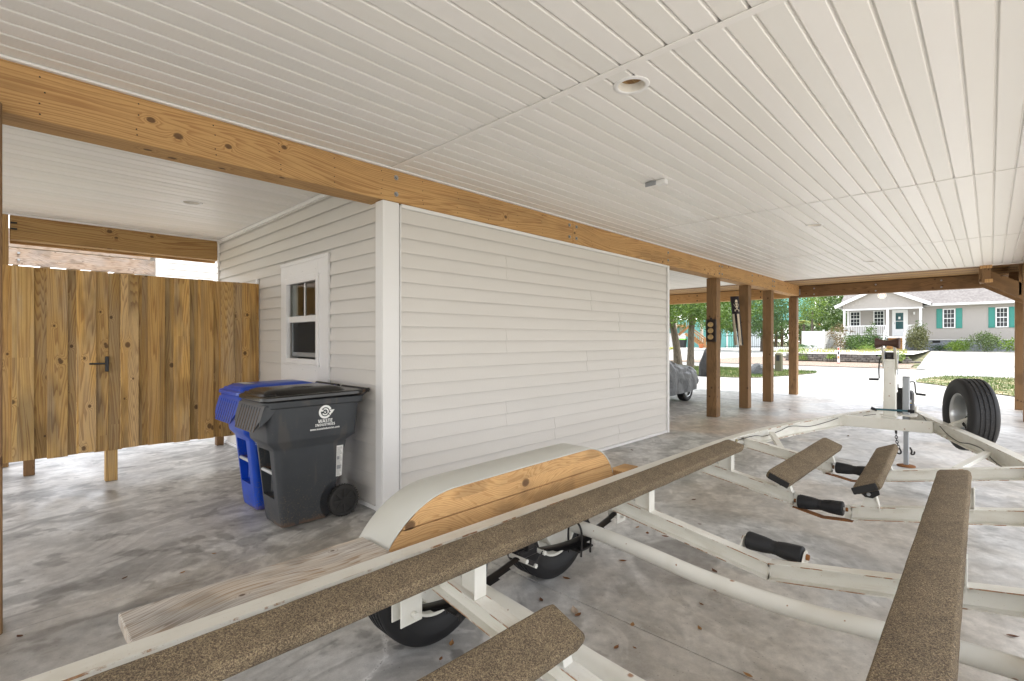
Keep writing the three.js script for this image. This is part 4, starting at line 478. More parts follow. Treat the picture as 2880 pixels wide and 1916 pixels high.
// ---------------------------------------------------------------- wheeled bins
function canvasMat(w, h, draw, o = {}) { const c = document.createElement('canvas'); c.width = w; c.height = h; draw(c.getContext('2d'), w, h); const t = new THREE.CanvasTexture(c); t.colorSpace = THREE.SRGBColorSpace; t.anisotropy = 8; return std({ map: t, roughness: 0.55, ...o }); }
function quad(p00, p10, p11, p01) { const g = new THREE.BufferGeometry(), a = [p00, p10, p11, p01].map((p) => { const t = V3(...p); return [t.x, t.y, t.z]; }); g.setAttribute('position', new THREE.Float32BufferAttribute([...a[0], ...a[1], ...a[2], ...a[0], ...a[2], ...a[3]], 3)); g.setAttribute('uv', new THREE.Float32BufferAttribute([0, 0, 1, 0, 1, 1, 0, 0, 1, 1, 0, 1], 2)); g.computeVertexNormals(); return g; }
{
  const dirt = (base, mud) => tex(1024, 512, 2.2, 1.1, (i, j) => { const x = i / 1024, h = j / 512 * 1.1; let c = base.map((z) => z * (0.9 + 0.2 * fbm(x * 40, h * 12, 201, 4, 40))); const dens = sst(0.5, 0.0, h) * 0.55, sp = vn(i / 2.2, j / 2.2, 203), cl = fbm(x * 24, h * 12, 205, 4, 24); if (sp > 0.97 - dens * 0.5 * cl * 1.6) c = mix3(c, [0.14, 0.105, 0.07], 0.75); const run = sst(0.68, 0.8, fbm(x * 60, h * 3, 207, 3, 60)) * mud; c = mix3(c, [0.10, 0.085, 0.07], run * 0.35); if (h < 0.06 && cl > 0.5) c = mix3(c, [0.16, 0.085, 0.04], 0.6 * sst(0.06, 0.0, h)); return c; });
  const logo = () => canvasMat(512, 420, (x, w, h) => {
    x.clearRect(0, 0, w, h); x.translate(262, 0); x.fillStyle = x.strokeStyle = '#f2f2ee'; x.lineWidth = 34; x.beginPath(); x.arc(0, 118, 88, 0.15, 5.9); x.stroke(); x.lineWidth = 20; x.beginPath(); x.arc(0, 118, 46, 3.3, 8.9); x.stroke(); x.beginPath(); x.arc(0, 118, 17, 0, 7); x.fill();
    x.beginPath(); x.moveTo(62, 92); x.lineTo(150, 92); x.lineTo(108, 152); x.closePath(); x.fill(); x.beginPath(); x.moveTo(-30, 110); x.lineTo(-98, 110); x.lineTo(-64, 66); x.closePath(); x.fill(); x.save(); x.globalCompositeOperation = 'destination-out'; x.lineWidth = 9; x.beginPath(); x.moveTo(-48, 66); x.lineTo(96, 196); x.stroke(); x.restore();
    x.textAlign = 'center'; x.font = 'bold 74px sans-serif'; x.fillText('WASTE', 6, 284); x.font = 'bold 56px sans-serif'; x.fillText('INDUSTRIES', 6, 336); x.font = 'bold 42px sans-serif'; x.fillText('www.wasteindustries.com', 6, 392, 480);
  }, { transparent: true, alphaTest: 0.5 });
  const sheet = canvasMat(160, 420, (x, w, h) => { x.fillStyle = '#d9d8d2'; x.fillRect(0, 0, w, h); x.fillStyle = '#5b5d60'; for (let y = 24; y < 400; y += 15) { const n = (y * 7919) % 37; x.fillRect(12, y, 80 + (n * 53) % 56, 4); } x.fillStyle = '#8a8c8e'; x.fillRect(14, 150, 60, 44); x.fillRect(14, 270, 110, 50); });
  const serial = canvasMat(96, 96, (x) => { x.clearRect(0, 0, 96, 96); x.fillStyle = '#c9d2da'; const r = rng(5); for (const [y, n, x0] of [[18, 7, 4], [40, 7, 10], [64, 5, 22]]) for (let i = 0; i < n; i++) { if (r() > 0.25) x.fillRect(x0 + i * 12, y, 8 * r() + 2, 15); } }, { transparent: true, alphaTest: 0.5 });
  function bin(name, label, cat, dv, du, body, lidM, isGrey) {
    const T = thing(name, label, cat, [1.75 + du, 4.08 + dv, 0]); const q = (u0, u1, v0, v1, h, r) => rrect(u0 + du, u1 + du, v0 + dv, v1 - 0.04 + dv, h, r, 5);
    const outer = loft([q(1.515, 1.90, 3.892, 4.278, 0.012, 0.035), q(1.505, 1.93, 3.888, 4.282, 0.06, 0.035), q(1.45, 2.03, 3.858, 4.312, 0.60, 0.045), q(1.445, 2.033, 3.857, 4.313, 0.625, 0.045), q(1.405, 2.105, 3.838, 4.332, 0.668, 0.055), q(1.40, 2.11, 3.836, 4.334, 0.69, 0.055), q(1.378, 2.13, 3.818, 4.352, 0.935, 0.06), q(1.378, 2.13, 3.818, 4.352, 0.94, 0.06)]);
    const ev = new Evaluator(); ev.attributes = ['position', 'normal', 'uv']; let b = new Brush(outer); b.updateMatrixWorld();
    const cutters = [bx(1.3 + du, 1.555 + du, 3.975 + dv, 4.2 + dv, 0.22, 0.60, 0.01)]; for (const [a, c] of [[3.80, 3.935], [4.195, 4.40]]) cutters.push(cyl([1.985 + du, a + dv, 0.14], [1.985 + du, c + dv, 0.14], 0.18, 0.18, 28));
    for (const c of cutters) { const k = new Brush(c.index ? c.toNonIndexed() : c); k.updateMatrixWorld(); b = ev.evaluate(b, k, SUBTRACTION); }
    const bodyM = part(T, 'body', crease(b.geometry.index ? b.geometry.toNonIndexed() : b.geometry, 0.75), body);
    part(T, 'rim', crease(loft([q(1.36, 2.15, 3.80, 4.37, 0.935, 0.065), q(1.352, 2.158, 3.792, 4.378, 0.945, 0.065), q(1.35, 2.16, 3.79, 4.38, 0.985, 0.065), q(1.356, 2.154, 3.796, 4.374, 0.99, 0.065)]), 0.5), body, bodyM);
    // lifting skirt on the front with slanted ends and ribs
    const sk = (pts) => loft([pts.map(([v, h, o]) => [1.352 - o + du, v + dv, h]), pts.map(([v, h, o]) => [1.365 - o + du, v + dv, h])].reverse()); part(T, 'lift_skirt', [sk([[3.795, 0.965, 0.0], [4.335, 0.965, 0.0], [4.335, 0.86, 0.03], [4.26, 0.77, 0.055], [3.90, 0.77, 0.055], [3.81, 0.86, 0.03]])].map((g) => crease(g, 0.4)), body, bodyM);
    for (const v of [3.80, 4.322]) part(T, 'skirt_gusset', flatShape([[1.352 + du, 0.965], [1.322 + du, 0.86], [1.315 + du, 0.815], [1.38 + du, 0.865], [1.44 + du, 0.94]], v + dv, 0.008), body, bodyM);
    for (let i = 0; i < 8; i++) { const v = 3.87 + i * 0.055 + dv; part(T, 'skirt_rib', bar([1.346 + du, v, 0.95], [1.296 + du, v, 0.775], 0.004, 0.012, 0.001, [1, 0, 0.2]), body, bodyM); }
    part(T, 'grab_bar', cyl([1.485 + du, 3.97 + dv, 0.42], [1.485 + du, 4.205 + dv, 0.42], 0.015, 0.015, 16), M.galvWhite);
    const sh = (u) => 0.012 * (u - 1.35 - du); const L = (u0, u1, v0, v1, h, r) => rrect(u0 + du, u1 + du, v0 + dv, v1 - 0.04 + dv, (u) => h + sh(u), r, 6);
    const lid = part(T, 'lid', crease(loft([L(1.338, 2.15, 3.784, 4.386, 0.993, 0.065), L(1.334, 2.154, 3.78, 4.39, 1.0, 0.067), L(1.336, 2.152, 3.782, 4.388, 1.02, 0.067), L(1.35, 2.14, 3.795, 4.375, 1.028, 0.06), L(1.375, 2.02, 3.84, 4.33, 1.032, 0.05), L(1.39, 1.99, 3.87, 4.30, 1.058, 0.05), L(1.42, 1.93, 3.91, 4.26, 1.072, 0.05)]), 0.45), lidM); part(T, 'lid_bead', crease(loft([L(1.36, 1.47, 3.83, 4.34, 1.026, 0.03), L(1.37, 1.46, 3.84, 4.33, 1.046, 0.03)]), 0.5), lidM, lid);
    for (const v of [3.87, 4.25]) part(T, 'handle_arm', bar([2.12 + du, v + dv, 0.965], [2.205 + du, v + dv, 1.02], 0.035, 0.025, 0.004), body); part(T, 'handle', cyl([2.21 + du, 3.84 + dv, 1.025], [2.21 + du, 4.29 + dv, 1.025], 0.0165, 0.0165, 16), M.black); part(T, 'hinge', cyl([2.15 + du, 3.9 + dv, 1.0], [2.15 + du, 4.27 + dv, 1.0], 0.018, 0.018, 12), lidM);
    for (const [v, s] of [[3.865, -1], [4.265, 1]]) { const c = [1.995 + du, v + dv, 0.127]; const w = part(T, 'wheel', crease(lathe([[0.098, -0.03], [0.118, -0.03], [0.126, -0.024], [0.127, 0.0], [0.126, 0.024], [0.118, 0.03], [0.098, 0.03], [0.096, 0.018], [0.03, 0.012], [0.026, 0.028], [0.001, 0.03]].map(([r, a]) => [r, a * s]), 40, c, [0, 1, 0]), 0.5), M.binWheel); part(T, 'wheel_disc', cyl([c[0], c[1] + 0.002, c[2]], [c[0], c[1] - 0.002, c[2]], 0.1, 0.1, 28), M.binWheel, w); for (let k = 0; k < 8; k++) { const a = k * Math.PI / 4; part(T, 'spoke', bar([c[0] + 0.024 * Math.cos(a), c[1] + s * 0.02, c[2] + 0.024 * Math.sin(a)], [c[0] + 0.1 * Math.cos(a), c[1] + s * 0.02, c[2] + 0.1 * Math.sin(a)], 0.014, 0.022, 0.003, [0, 1, 0]), M.binWheel, w); } for (let k = 0; k < 36; k++) { const a = k * Math.PI / 18; part(T, 'tread_lug', bar([c[0] + 0.1275 * Math.cos(a), c[1] - 0.022, c[2] + 0.1275 * Math.sin(a)], [c[0] + 0.1275 * Math.cos(a), c[1] + 0.022, c[2] + 0.1275 * Math.sin(a)], 0.006, 0.009, 0.001), M.binWheel, w); } }
    part(T, 'axle', cyl([1.995 + du, 3.88 + dv, 0.127], [1.995 + du, 4.29 + dv, 0.127], 0.011, 0.011, 10), M.bolt);
    if (isGrey) { part(T, 'printed_logo', quad([1.685 + du, 3.8255, 0.725], [1.945 + du, 3.8255, 0.725], [1.945 + du, 3.8095, 0.94], [1.685 + du, 3.8095, 0.94]), logo(), bodyM, 'white recycling arrow emblem over the words WASTE INDUSTRIES'); part(T, 'instruction_sheet', quad([1.935 + du, 3.8722, 0.33], [1.985 + du, 3.8722, 0.33], [1.992 + du, 3.8575, 0.585], [1.935 + du, 3.8575, 0.585]), sheet, bodyM, 'white printed instruction sheet'); }
    part(T, 'serial_print', quad([1.4385 + du, 4.24 + dv, 0.605], [1.4385 + du, 4.175 + dv, 0.605], [1.4315 + du, 4.175 + dv, 0.665], [1.4315 + du, 4.24 + dv, 0.665]), serial, bodyM);
    if (!isGrey) part(T, 'lid_sticker', quad([1.46, 3.97 + dv, 1.0765], [1.54, 3.97 + dv, 1.0775], [1.54, 4.2 + dv, 1.0775], [1.46, 4.2 + dv, 1.0765]), M.sticker, lid);
    return T;
  }
  M.galvWhite = std({ color: [0.6, 0.62, 0.63], roughness: 0.35, metalness: 0.4 }); M.binWheel = std({ color: [0.026, 0.0245, 0.023], roughness: 0.75 }); M.sticker = std({ color: [0.6, 0.62, 0.6], roughness: 0.5 });
  const gBody = std({ map: dirt([0.042, 0.046, 0.051], 1), roughness: 0.42 }), bBody = std({ map: dirt([0.003, 0.055, 0.42], 0.3), roughness: 0.36 });
  bin('wheelie_bin', 'dark grey wheeled bin with black lid and white arrow emblem', 'bin', 0, 0, gBody, std({ color: [0.011, 0.010, 0.0095], roughness: 0.24 }), true); bin('wheelie_bin', 'bright blue wheeled bin behind the dark grey one', 'bin', 0.563, 0.015, bBody, std({ color: [0.003, 0.055, 0.43], roughness: 0.3 }), false);
}

// ---------------------------------------------------------------- gauge board and windsock
{
  const T = thing('gauge_board', 'dark wooden board with three round brass gauges on a post', 'weather gauges', [9.35, 3.79, 1.42]); M.gaugeWood = std({ color: [0.022, 0.012, 0.009], roughness: 0.45 }); M.brass = std({ color: [0.62, 0.42, 0.2], roughness: 0.3, metalness: 0.8 });
  part(T, 'board', bx(9.334, 9.358, 3.705, 3.88, 1.425, 1.835, 0.005), M.gaugeWood); part(T, 'board_frame', [bx(9.326, 9.36, 3.698, 3.712, 1.42, 1.84, 0.003), bx(9.326, 9.36, 3.873, 3.887, 1.42, 1.84, 0.003), bx(9.326, 9.36, 3.713, 3.872, 1.42, 1.434, 0.003), bx(9.326, 9.36, 3.713, 3.872, 1.826, 1.84, 0.003)], M.gaugeWood); part(T, 'hanger', bx(9.34, 9.357, 3.78, 3.815, 1.841, 1.875, 0.004), M.oily);
  [1.742, 1.626, 1.508].forEach((h, i) => { const v = 3.797; const g = part(T, 'gauge', crease(lathe([[0.049, 0], [0.05, 0.016], [0.046, 0.022], [0.04, 0.018], [0.038, 0.01]], 32, [9.333, v, h], [-1, 0, 0]), 0.5), M.brass); const face = canvasMat(128, 128, (x) => { x.fillStyle = '#c9ae7c'; x.fillRect(0, 0, 128, 128); x.translate(64, 64); x.strokeStyle = '#5b4a30'; x.lineWidth = 2; for (let k = 0; k < 40; k++) { const a = 2.4 + k * 0.118; x.beginPath(); x.moveTo(Math.cos(a) * 46, Math.sin(a) * 46); x.lineTo(Math.cos(a) * (k % 5 ? 52 : 56), Math.sin(a) * (k % 5 ? 52 : 56)); x.stroke(); } x.lineWidth = 4; const b = [-1.2, 0.3, -1.35][i]; x.beginPath(); x.moveTo(-Math.cos(b) * 14, -Math.sin(b) * 14); x.lineTo(Math.cos(b) * 40, Math.sin(b) * 40); x.stroke(); x.beginPath(); x.arc(0, 0, 5, 0, 7); x.fillStyle = '#5b4a30'; x.fill(); }); part(T, 'dial', quad([9.322, v + 0.0385, h - 0.0385], [9.322, v - 0.0385, h - 0.0385], [9.322, v - 0.0385, h + 0.0385], [9.322, v + 0.0385, h + 0.0385]), face, g); });
}
{
  const T = thing('windsock', 'black and cream windsock with skull and crossed swords hanging under the beam', 'windsock', [10.6, 3.76, 1.36]);
  const m = canvasMat(1024, 384, (x, W, H) => { x.fillStyle = '#2b242a'; x.fillRect(0, 0, W, H); for (const cx of [256, 768]) { x.save(); x.translate(cx, 0); x.strokeStyle = x.fillStyle = '#e6d9c0'; x.lineCap = 'round'; for (const s of [-1, 1]) { x.lineWidth = 15; x.beginPath(); x.moveTo(-105 * s, 320); x.quadraticCurveTo(20 * s, 280, 108 * s, 170); x.stroke(); x.lineWidth = 12; x.beginPath(); x.moveTo(-88 * s, 285); x.lineTo(-62 * s, 335); x.stroke(); } x.beginPath(); x.ellipse(0, 135, 56, 62, 0, 0, 7); x.fill(); x.fillRect(-34, 175, 68, 42); x.beginPath(); x.ellipse(0, 226, 36, 16, 0, 0, 7); x.fill(); x.fillStyle = '#2b242a'; for (const s of [-1, 1]) { x.beginPath(); x.ellipse(24 * s, 140, 16, 19, 0, 0, 7); x.fill(); } x.beginPath(); x.moveTo(0, 160); x.lineTo(-9, 182); x.lineTo(9, 182); x.closePath(); x.fill(); x.fillRect(-30, 200, 60, 4); for (let k = -2; k <= 2; k++) x.fillRect(k * 12 - 2, 192, 3, 20); x.restore(); } }, { side: THREE.DoubleSide, roughness: 0.85 });
  const cen = (h) => { const t = (2.35 - h) / 1.0; return [10.6 + 0.10 * t, 3.82 - 0.06 * t]; }, rings = [], nR = 9, nA = 28, pos = [], uv = [];
  for (let k = 0; k <= nR; k++) { const h = 2.35 - 0.36 * k / nR, [cu, cv] = cen(h); const r = 0.082 - 0.006 * k / nR; rings.push([...Array(nA + 1).keys()].map((i) => { const a = 2 * Math.PI * i / nA; const w = r * (1 + 0.03 * Math.sin(a * 3 + k)); return [cu + w * Math.cos(a), cv + w * Math.sin(a), h]; })); }
  for (let k = 0; k < nR; k++) for (let i = 0; i < nA; i++) { const q = [[k, i], [k + 1, i], [k + 1, i + 1], [k, i], [k + 1, i + 1], [k, i + 1]]; for (const [a, b] of q) { const p = V3(...rings[a][b]); pos.push(p.x, p.y, p.z); uv.push(b / nA + 0.145, 1 - a / nR); } }
  const g = new THREE.BufferGeometry(); g.setAttribute('position', new THREE.Float32BufferAttribute(pos, 3)); g.setAttribute('uv', new THREE.Float32BufferAttribute(uv, 2)); m.map.wrapS = THREE.RepeatWrapping; part(T, 'tube', crease(g, 1.2), m);
  part(T, 'hoop', (() => { const [a, b] = cen(2.35), q = new THREE.TorusGeometry(0.082, 0.003, 6, 28); q.rotateX(Math.PI / 2); return q.translate(a, 2.35, -b); })(), M.black); part(T, 'cord', [0, 2.1, 4.2].map((a) => cyl([10.6 + 0.08 * Math.cos(a), 3.82 + 0.08 * Math.sin(a), 2.35], [10.6, 3.8, 2.5], 0.0012, 0.0012, 4)).concat(cyl([10.6, 3.8, 2.5], [10.6, 3.8, 2.62], 0.0014, 0.0014, 4)), M.clip);
  M.sockW = std({ color: [0.66, 0.57, 0.44], roughness: 0.9, side: THREE.DoubleSide }); M.sockB = std({ color: [0.022, 0.018, 0.021], roughness: 0.9, side: THREE.DoubleSide });
  for (let k = 0; k < 10; k++) { const a = 2 * Math.PI * (k + 0.35) / 10, P = [], Uv = [], n = 14, sw = rr(0.8, 1.25); for (let i = 0; i <= n; i++) { const h = 1.99 - (i === n ? 0 : 0) - 0.63 * i / n, t = i / n, [cu, cv] = cen(h); const tw = 0.35 * t * Math.sin(k * 1.7), r = 0.074 * (1 + 0.12 * t) * sw ** t, ax = a + tw; const w = 0.023; P.push([[cu + r * Math.cos(ax) - w * Math.sin(ax), cv + r * Math.sin(ax) + w * Math.cos(ax), h], [cu + r * Math.cos(ax) + w * Math.sin(ax), cv + r * Math.sin(ax) - w * Math.cos(ax), h]]); }
    const ps = []; for (let i = 0; i < n; i++) for (const [x, y] of [[i, 0], [i + 1, 0], [i + 1, 1], [i, 0], [i + 1, 1], [i, 1]]) { const p = V3(...P[x][y]); ps.push(p.x, p.y, p.z); } const e0 = P[n][0], e1 = P[n][1], md = [(e0[0] + e1[0]) / 2, (e0[1] + e1[1]) / 2]; for (const e of [e0, e1]) for (const p of [e, [md[0], md[1], e[2]], [e[0], e[1], e[2] - 0.03]]) { const q = V3(...p); ps.push(q.x, q.y, q.z); } const gg = new THREE.BufferGeometry(); gg.setAttribute('position', new THREE.Float32BufferAttribute(ps, 3)); gg.computeVertexNormals(); part(T, 'streamer', crease(gg, 1), k % 2 ? M.sockB : M.sockW); }
}

// ---------------------------------------------------------------- car under a grey cover
{
  const T = thing('covered_car', 'small car under a wrinkled grey cover, one wheel showing', 'car', [10.6, 5.9, 0]);
  const stn = [[8.6, 0.98, 0.32], [9.2, 1.36, 0.28], [9.7, 1.47, 0.25], [9.95, 1.4, 0.24], [10.2, 1.28, 0.24], [10.45, 1.14, 0.24], [10.75, 1.0, 0.24], [11.05, 0.905, 0.25], [11.4, 0.865, 0.27], [11.7, 0.835, 0.30], [11.95, 0.80, 0.33], [12.1, 0.74, 0.36], [12.18, 0.62, 0.38], [12.19, 0.5, 0.40]], pos = [], uv = [], nS = 90, nC = 90, pt = [];
  for (let a = 0; a <= nS; a++) { const f = a / nS * (stn.length - 1), i = Math.min(stn.length - 2, Math.floor(f)), t = f - i, [u, top, bot] = [0, 1, 2].map((q) => mix(stn[i][q], stn[i + 1][q], t)); const row = [], nose = sst(12.22, 11.7, u); for (let b = 0; b <= nC; b++) { const s = b / nC, th = Math.PI * s, half = 0.79 * (0.82 + 0.18 * nose); let x = -Math.cos(th), y = Math.sin(th); x = Math.sign(x) * Math.pow(Math.abs(x), 0.35); y = Math.pow(y, 0.42); const cab = top > 1 ? 1 - 0.22 * sst(0.9, 1.4, bot + (top - bot) * y) : 1; let v = 5.93 + x * half * cab, h = bot + (top - bot) * y; const fx = u * 3.2, fy = (v + h) * 3.4; const w1 = Math.abs(fbm(fx + h * 2, fy, 301, 3) - 0.5) * 2, w2 = Math.abs(fbm(fx * 2.6 - fy, fy * 2.2, 305, 3) - 0.5) * 2; const fold = Math.pow(Math.abs(Math.sin(u * 7.5 + 1.5 * fbm(u * 2, h * 3, 303, 2) + v)), 3) * 0.035 * (1 - y); const k = (w1 * 0.06 + w2 * 0.016) + fold; v += Math.sign(x) * (0.035 - k) * Math.min(1, Math.abs(x) * 1.3); h += (0.02 - k * 0.7) * y - 0.05 * vn(u * 2.3, 0, 311) * (1 - y); row.push([u + (fbm(fy * 2, h * 4, 309, 2) - 0.5) * 0.05, v, h]); } pt.push(row); }
  for (let a = 0; a < nS; a++) for (let b = 0; b < nC; b++) for (const [i, j] of [[a, b], [a + 1, b], [a + 1, b + 1], [a, b], [a + 1, b + 1], [a, b + 1]]) { const p = V3(...pt[i][j]); pos.push(p.x, p.y, p.z); uv.push(pt[i][j][0], pt[i][j][2]); }
  const g = new THREE.BufferGeometry(); g.setAttribute('position', new THREE.Float32BufferAttribute(pos, 3)); g.setAttribute('uv', new THREE.Float32BufferAttribute(uv, 2)); const wr = tex(512, 512, 1.4, 1.4, (i, j) => { const x = i / 512 * 12, y = j / 512 * 12; return 1 - Math.abs(fbm(x + fbm(x, y, 3, 2, 12, 12) * 2, y, 321, 5, 12, 12) - 0.5) * 2; }, false);
  part(T, 'car_cover', crease(g, 1.3), std({ color: [0.13, 0.14, 0.15], roughness: 0.4, metalness: 0.1, bumpMap: wr, bumpScale: 0.012, side: THREE.DoubleSide }));
  for (const [u, v, s] of [[11.42, 5.27, 1], [11.42, 6.6, -1], [9.3, 5.27, 1]]) { const w = part(T, 'wheel', crease(lathe(tyreProf(0.3, 0.19, 0.185), 48, [u, v, 0.3], [0, 1, 0]), 0.9), M.tyre); part(T, 'rim', crease(lathe([[0.195, -0.07 * s], [0.188, -0.085 * s], [0.175, -0.08 * s], [0.165, -0.03 * s], [0.1, -0.02 * s], [0.06, -0.05 * s], [0.001, -0.055 * s]], 32, [u, v, 0.3], [0, 1, 0]), 0.5), M.alloy, w); }
  part(T, 'underbody', bx(8.9, 11.95, 5.4, 6.45, 0.2, 0.45, 0.03), M.dark);
}

// ---------------------------------------------------------------- dry leaves on the slab
{
  const f = 1398.5, at = (px, py) => { const d = 1.45 * f / (py - 960), t = (px - 1440) / f; return [d * (0.7202 + t * 0.6938), d * (0.6938 - t * 0.7202)]; };
  const cols = [[0.20, 0.085, 0.03], [0.33, 0.17, 0.06], [0.12, 0.055, 0.03], [0.46, 0.36, 0.27]].map((c) => std({ color: c, roughness: 0.8, side: THREE.DoubleSide }));
  const list = [[1522, 1694, 2, 1], [1616, 1726, 3, 1.8], [1625, 1737, 0, 1.2], [1779, 1765, 1, 1], [1734, 1828, 0, 0.9], [1785, 1829, 0, 0.5], [1793, 1489, 1, 1], [1821, 1506, 0, 1.2], [1872, 1515, 0, 1.3], [1955, 1546, 2, 0.9], [1778, 1271, 2, 1.5], [1951, 1411, 2, 1.2], [1752, 1584, 0, 1.3], [1734, 1547, 2, 1], [1594, 1634, 0, 1.3], [601, 1563, 1, 0.8], [350, 1632, 2, 0.9], [55, 1797, 2, 1], [2010, 1613, 2, 1.3], [1968, 1774, 1, 0.9], [1973, 1706, 0, 0.7], [2104, 1907, 1, 1], [2850, 1797, 2, 1.2], [2386, 1231, 2, 1.6], [2222, 1156, 2, 1.7], [1968, 1480, 2, 0.8], [512, 1617, 1, 0.9], [1270, 1817, 1, 1.1], [1240, 1860, 0, 0.7]];
  for (const [px, py, c, s] of list) { const [u, v] = at(px, py), L = 0.046 * s, w = 0.0105 * s, a = rr(0, 6.28), n = 8, ps = []; const q = (i, sd) => { const t = i / n, x = (t - 0.5) * L, ww = w * Math.sin(Math.PI * Math.min(1, t * 1.06 + 0.0)) * sd, up = 0.004 + 0.010 * s * Math.pow(Math.abs(t - 0.45) * 1.6, 2) + 0.35 * Math.abs(ww); return [u + x * Math.cos(a) - ww * Math.sin(a), v + x * Math.sin(a) + ww * Math.cos(a), up]; };
    for (let i = 0; i < n; i++) for (const sd of [-1, 1]) for (const [x, y] of [[i, 0], [i + 1, 0], [i + 1, sd], [i, 0], [i + 1, sd], [i, sd]]) { const p = V3(...q(x, y)); ps.push(p.x, p.y, p.z); } const g = new THREE.BufferGeometry(); g.setAttribute('position', new THREE.Float32BufferAttribute(ps, 3)); g.computeVertexNormals(); single('fallen_leaf', crease(g, 1), cols[c], 'small curled dry leaf lying on the concrete floor', 'leaf', 'dry leaves on the concrete floor'); }
}

// ---------------------------------------------------------------- foliage
const leafMat = (rough = 0.6, tr = 0.35) => phys({ vertexColors: true, roughness: rough, transmission: tr, thickness: 0, side: THREE.DoubleSide });
M.leaf = leafMat(0.5, 0.42);
// leaves on many small sprays spread through the volume; tint = [dark, light] linear colours
function leaves(c, rad, n, size, seed, tint, o = {}) {
  const r = rng(seed), pos = new Float32Array(n * 18), col = new Float32Array(n * 18), sprays = [], ns = Math.max(8, Math.round(n / (o.per ?? 26)));
  for (let i = 0; i < ns; i++) { let p; do { p = [r() * 2 - 1, r() * 2 - 1, r() * 2 - 1]; } while (Math.hypot(...p) > 1 || (o.hollow && Math.hypot(...p) < o.hollow * r())); const lump = 0.78 + 0.44 * vn(p[0] * 2.2 + 9, p[1] * 2.2 + p[2] * 1.7 + 5, seed); sprays.push([c[0] + p[0] * rad[0] * lump, c[1] + p[1] * rad[1] * lump, c[2] + p[2] * rad[2] * lump, r()]); }
  const e = new THREE.Euler(), M4 = new THREE.Matrix4(), v = new THREE.Vector3(); let k = 0; const sp = (o.spread ?? 1.9) * size;
  for (let i = 0; i < n; i++) { const s = sprays[Math.floor(r() * ns)], g = () => (r() + r() + r() - 1.5) * 1.3; const x = s[0] + g() * sp, y = s[1] + g() * sp, h = s[2] + g() * sp * 0.8, sz = size * (0.6 + 0.8 * r()); e.set(r() * 6.28, r() * 6.28, r() * 6.28); M4.makeRotationFromEuler(e); const w = sz * (o.narrow ?? 0.42), t = s[3] * 0.55 + r() * 0.45, cc = mix3(tint[0], tint[1], t);
    const pts = [[0, 0, 0], [sz * 0.45, w / 2, w * 0.12], [sz, 0, 0], [0, 0, 0], [sz, 0, 0], [sz * 0.45, -w / 2, w * 0.12]]; for (const p of pts) { v.set(...p).applyMatrix4(M4); pos[k] = x + v.x; pos[k + 1] = Math.max(o.floor ?? -9, h + v.y); pos[k + 2] = -y + v.z; col[k] = cc[0]; col[k + 1] = cc[1]; col[k + 2] = cc[2]; k += 3; } }
  const q = new THREE.BufferGeometry(); q.setAttribute('position', new THREE.BufferAttribute(pos, 3)); q.setAttribute('color', new THREE.BufferAttribute(col, 3)); q.computeVertexNormals(); return q;
}
{ const bark = tex(256, 512, 0.8, 1.6, (i, j) => { const a = fbm(i / 10, j / 40, 401, 4, 25.6, 12.8), b = fbm(i / 64, j / 64, 405, 3, 4, 8); return mix3([0.045, 0.035, 0.025], [0.23, 0.19, 0.145], a * 0.8 + b * 0.3 - 0.1); }); M.bark = std({ map: bark, roughness: 0.95, bumpMap: bark, bumpScale: 0.02 }); M.barkDark = std({ map: bark, color: [0.5, 0.46, 0.42], roughness: 0.95 }); }
const GREEN = [[0.02, 0.06, 0.004], [0.12, 0.23, 0.012]], OLIVE = [[0.045, 0.06, 0.012], [0.17, 0.17, 0.035]], LIME = [[0.06, 0.14, 0.006], [0.24, 0.36, 0.015]], DARKG = [[0.014, 0.045, 0.006], [0.07, 0.15, 0.018]], RUSTY = [[0.08, 0.06, 0.015], [0.24, 0.15, 0.03]];
function limb(pts, radii, seg = 10) { const c = new THREE.CatmullRomCurve3(pts.map((p) => V3(...p))), n = 18, rings = []; for (let i = 0; i <= n; i++) { const t = i / n, p = c.getPointAt(t), d = c.getTangentAt(t), f = t * (radii.length - 1), k = Math.min(radii.length - 2, Math.floor(f)), r = mix(radii[k], radii[k + 1], f - k), a = new THREE.Vector3().crossVectors(d, new THREE.Vector3(0.3, 0.1, 1)).normalize(), b = new THREE.Vector3().crossVectors(d, a); rings.push([...Array(seg).keys()].map((q) => { const w = q / seg * 6.2832, rr2 = r * (0.92 + 0.16 * vn(q, i * 0.7, 9)); const x = p.clone().addScaledVector(a, Math.cos(w) * rr2).addScaledVector(b, Math.sin(w) * rr2); return [x.x, -x.z, x.y]; })); } return crease(loft(rings, true), 1.2); }
function tree(name, label, base, trunk, radii, crowns, seed, tint, group, o = {}) { const t = thing(name, label, o.cat ?? 'tree', base, group); part(t, 'trunk', limb(trunk, radii), o.bark ?? M.bark); for (const [c, rad, n, sz] of crowns) part(t, 'crown', leaves(c, rad, n, sz, seed++, tint, o), M.leaf); if (o.limbs) for (const l of o.limbs) part(t, 'limb', limb(l, [radii[radii.length - 1] * 0.9, 0.03]), o.bark ?? M.bark); return t; }
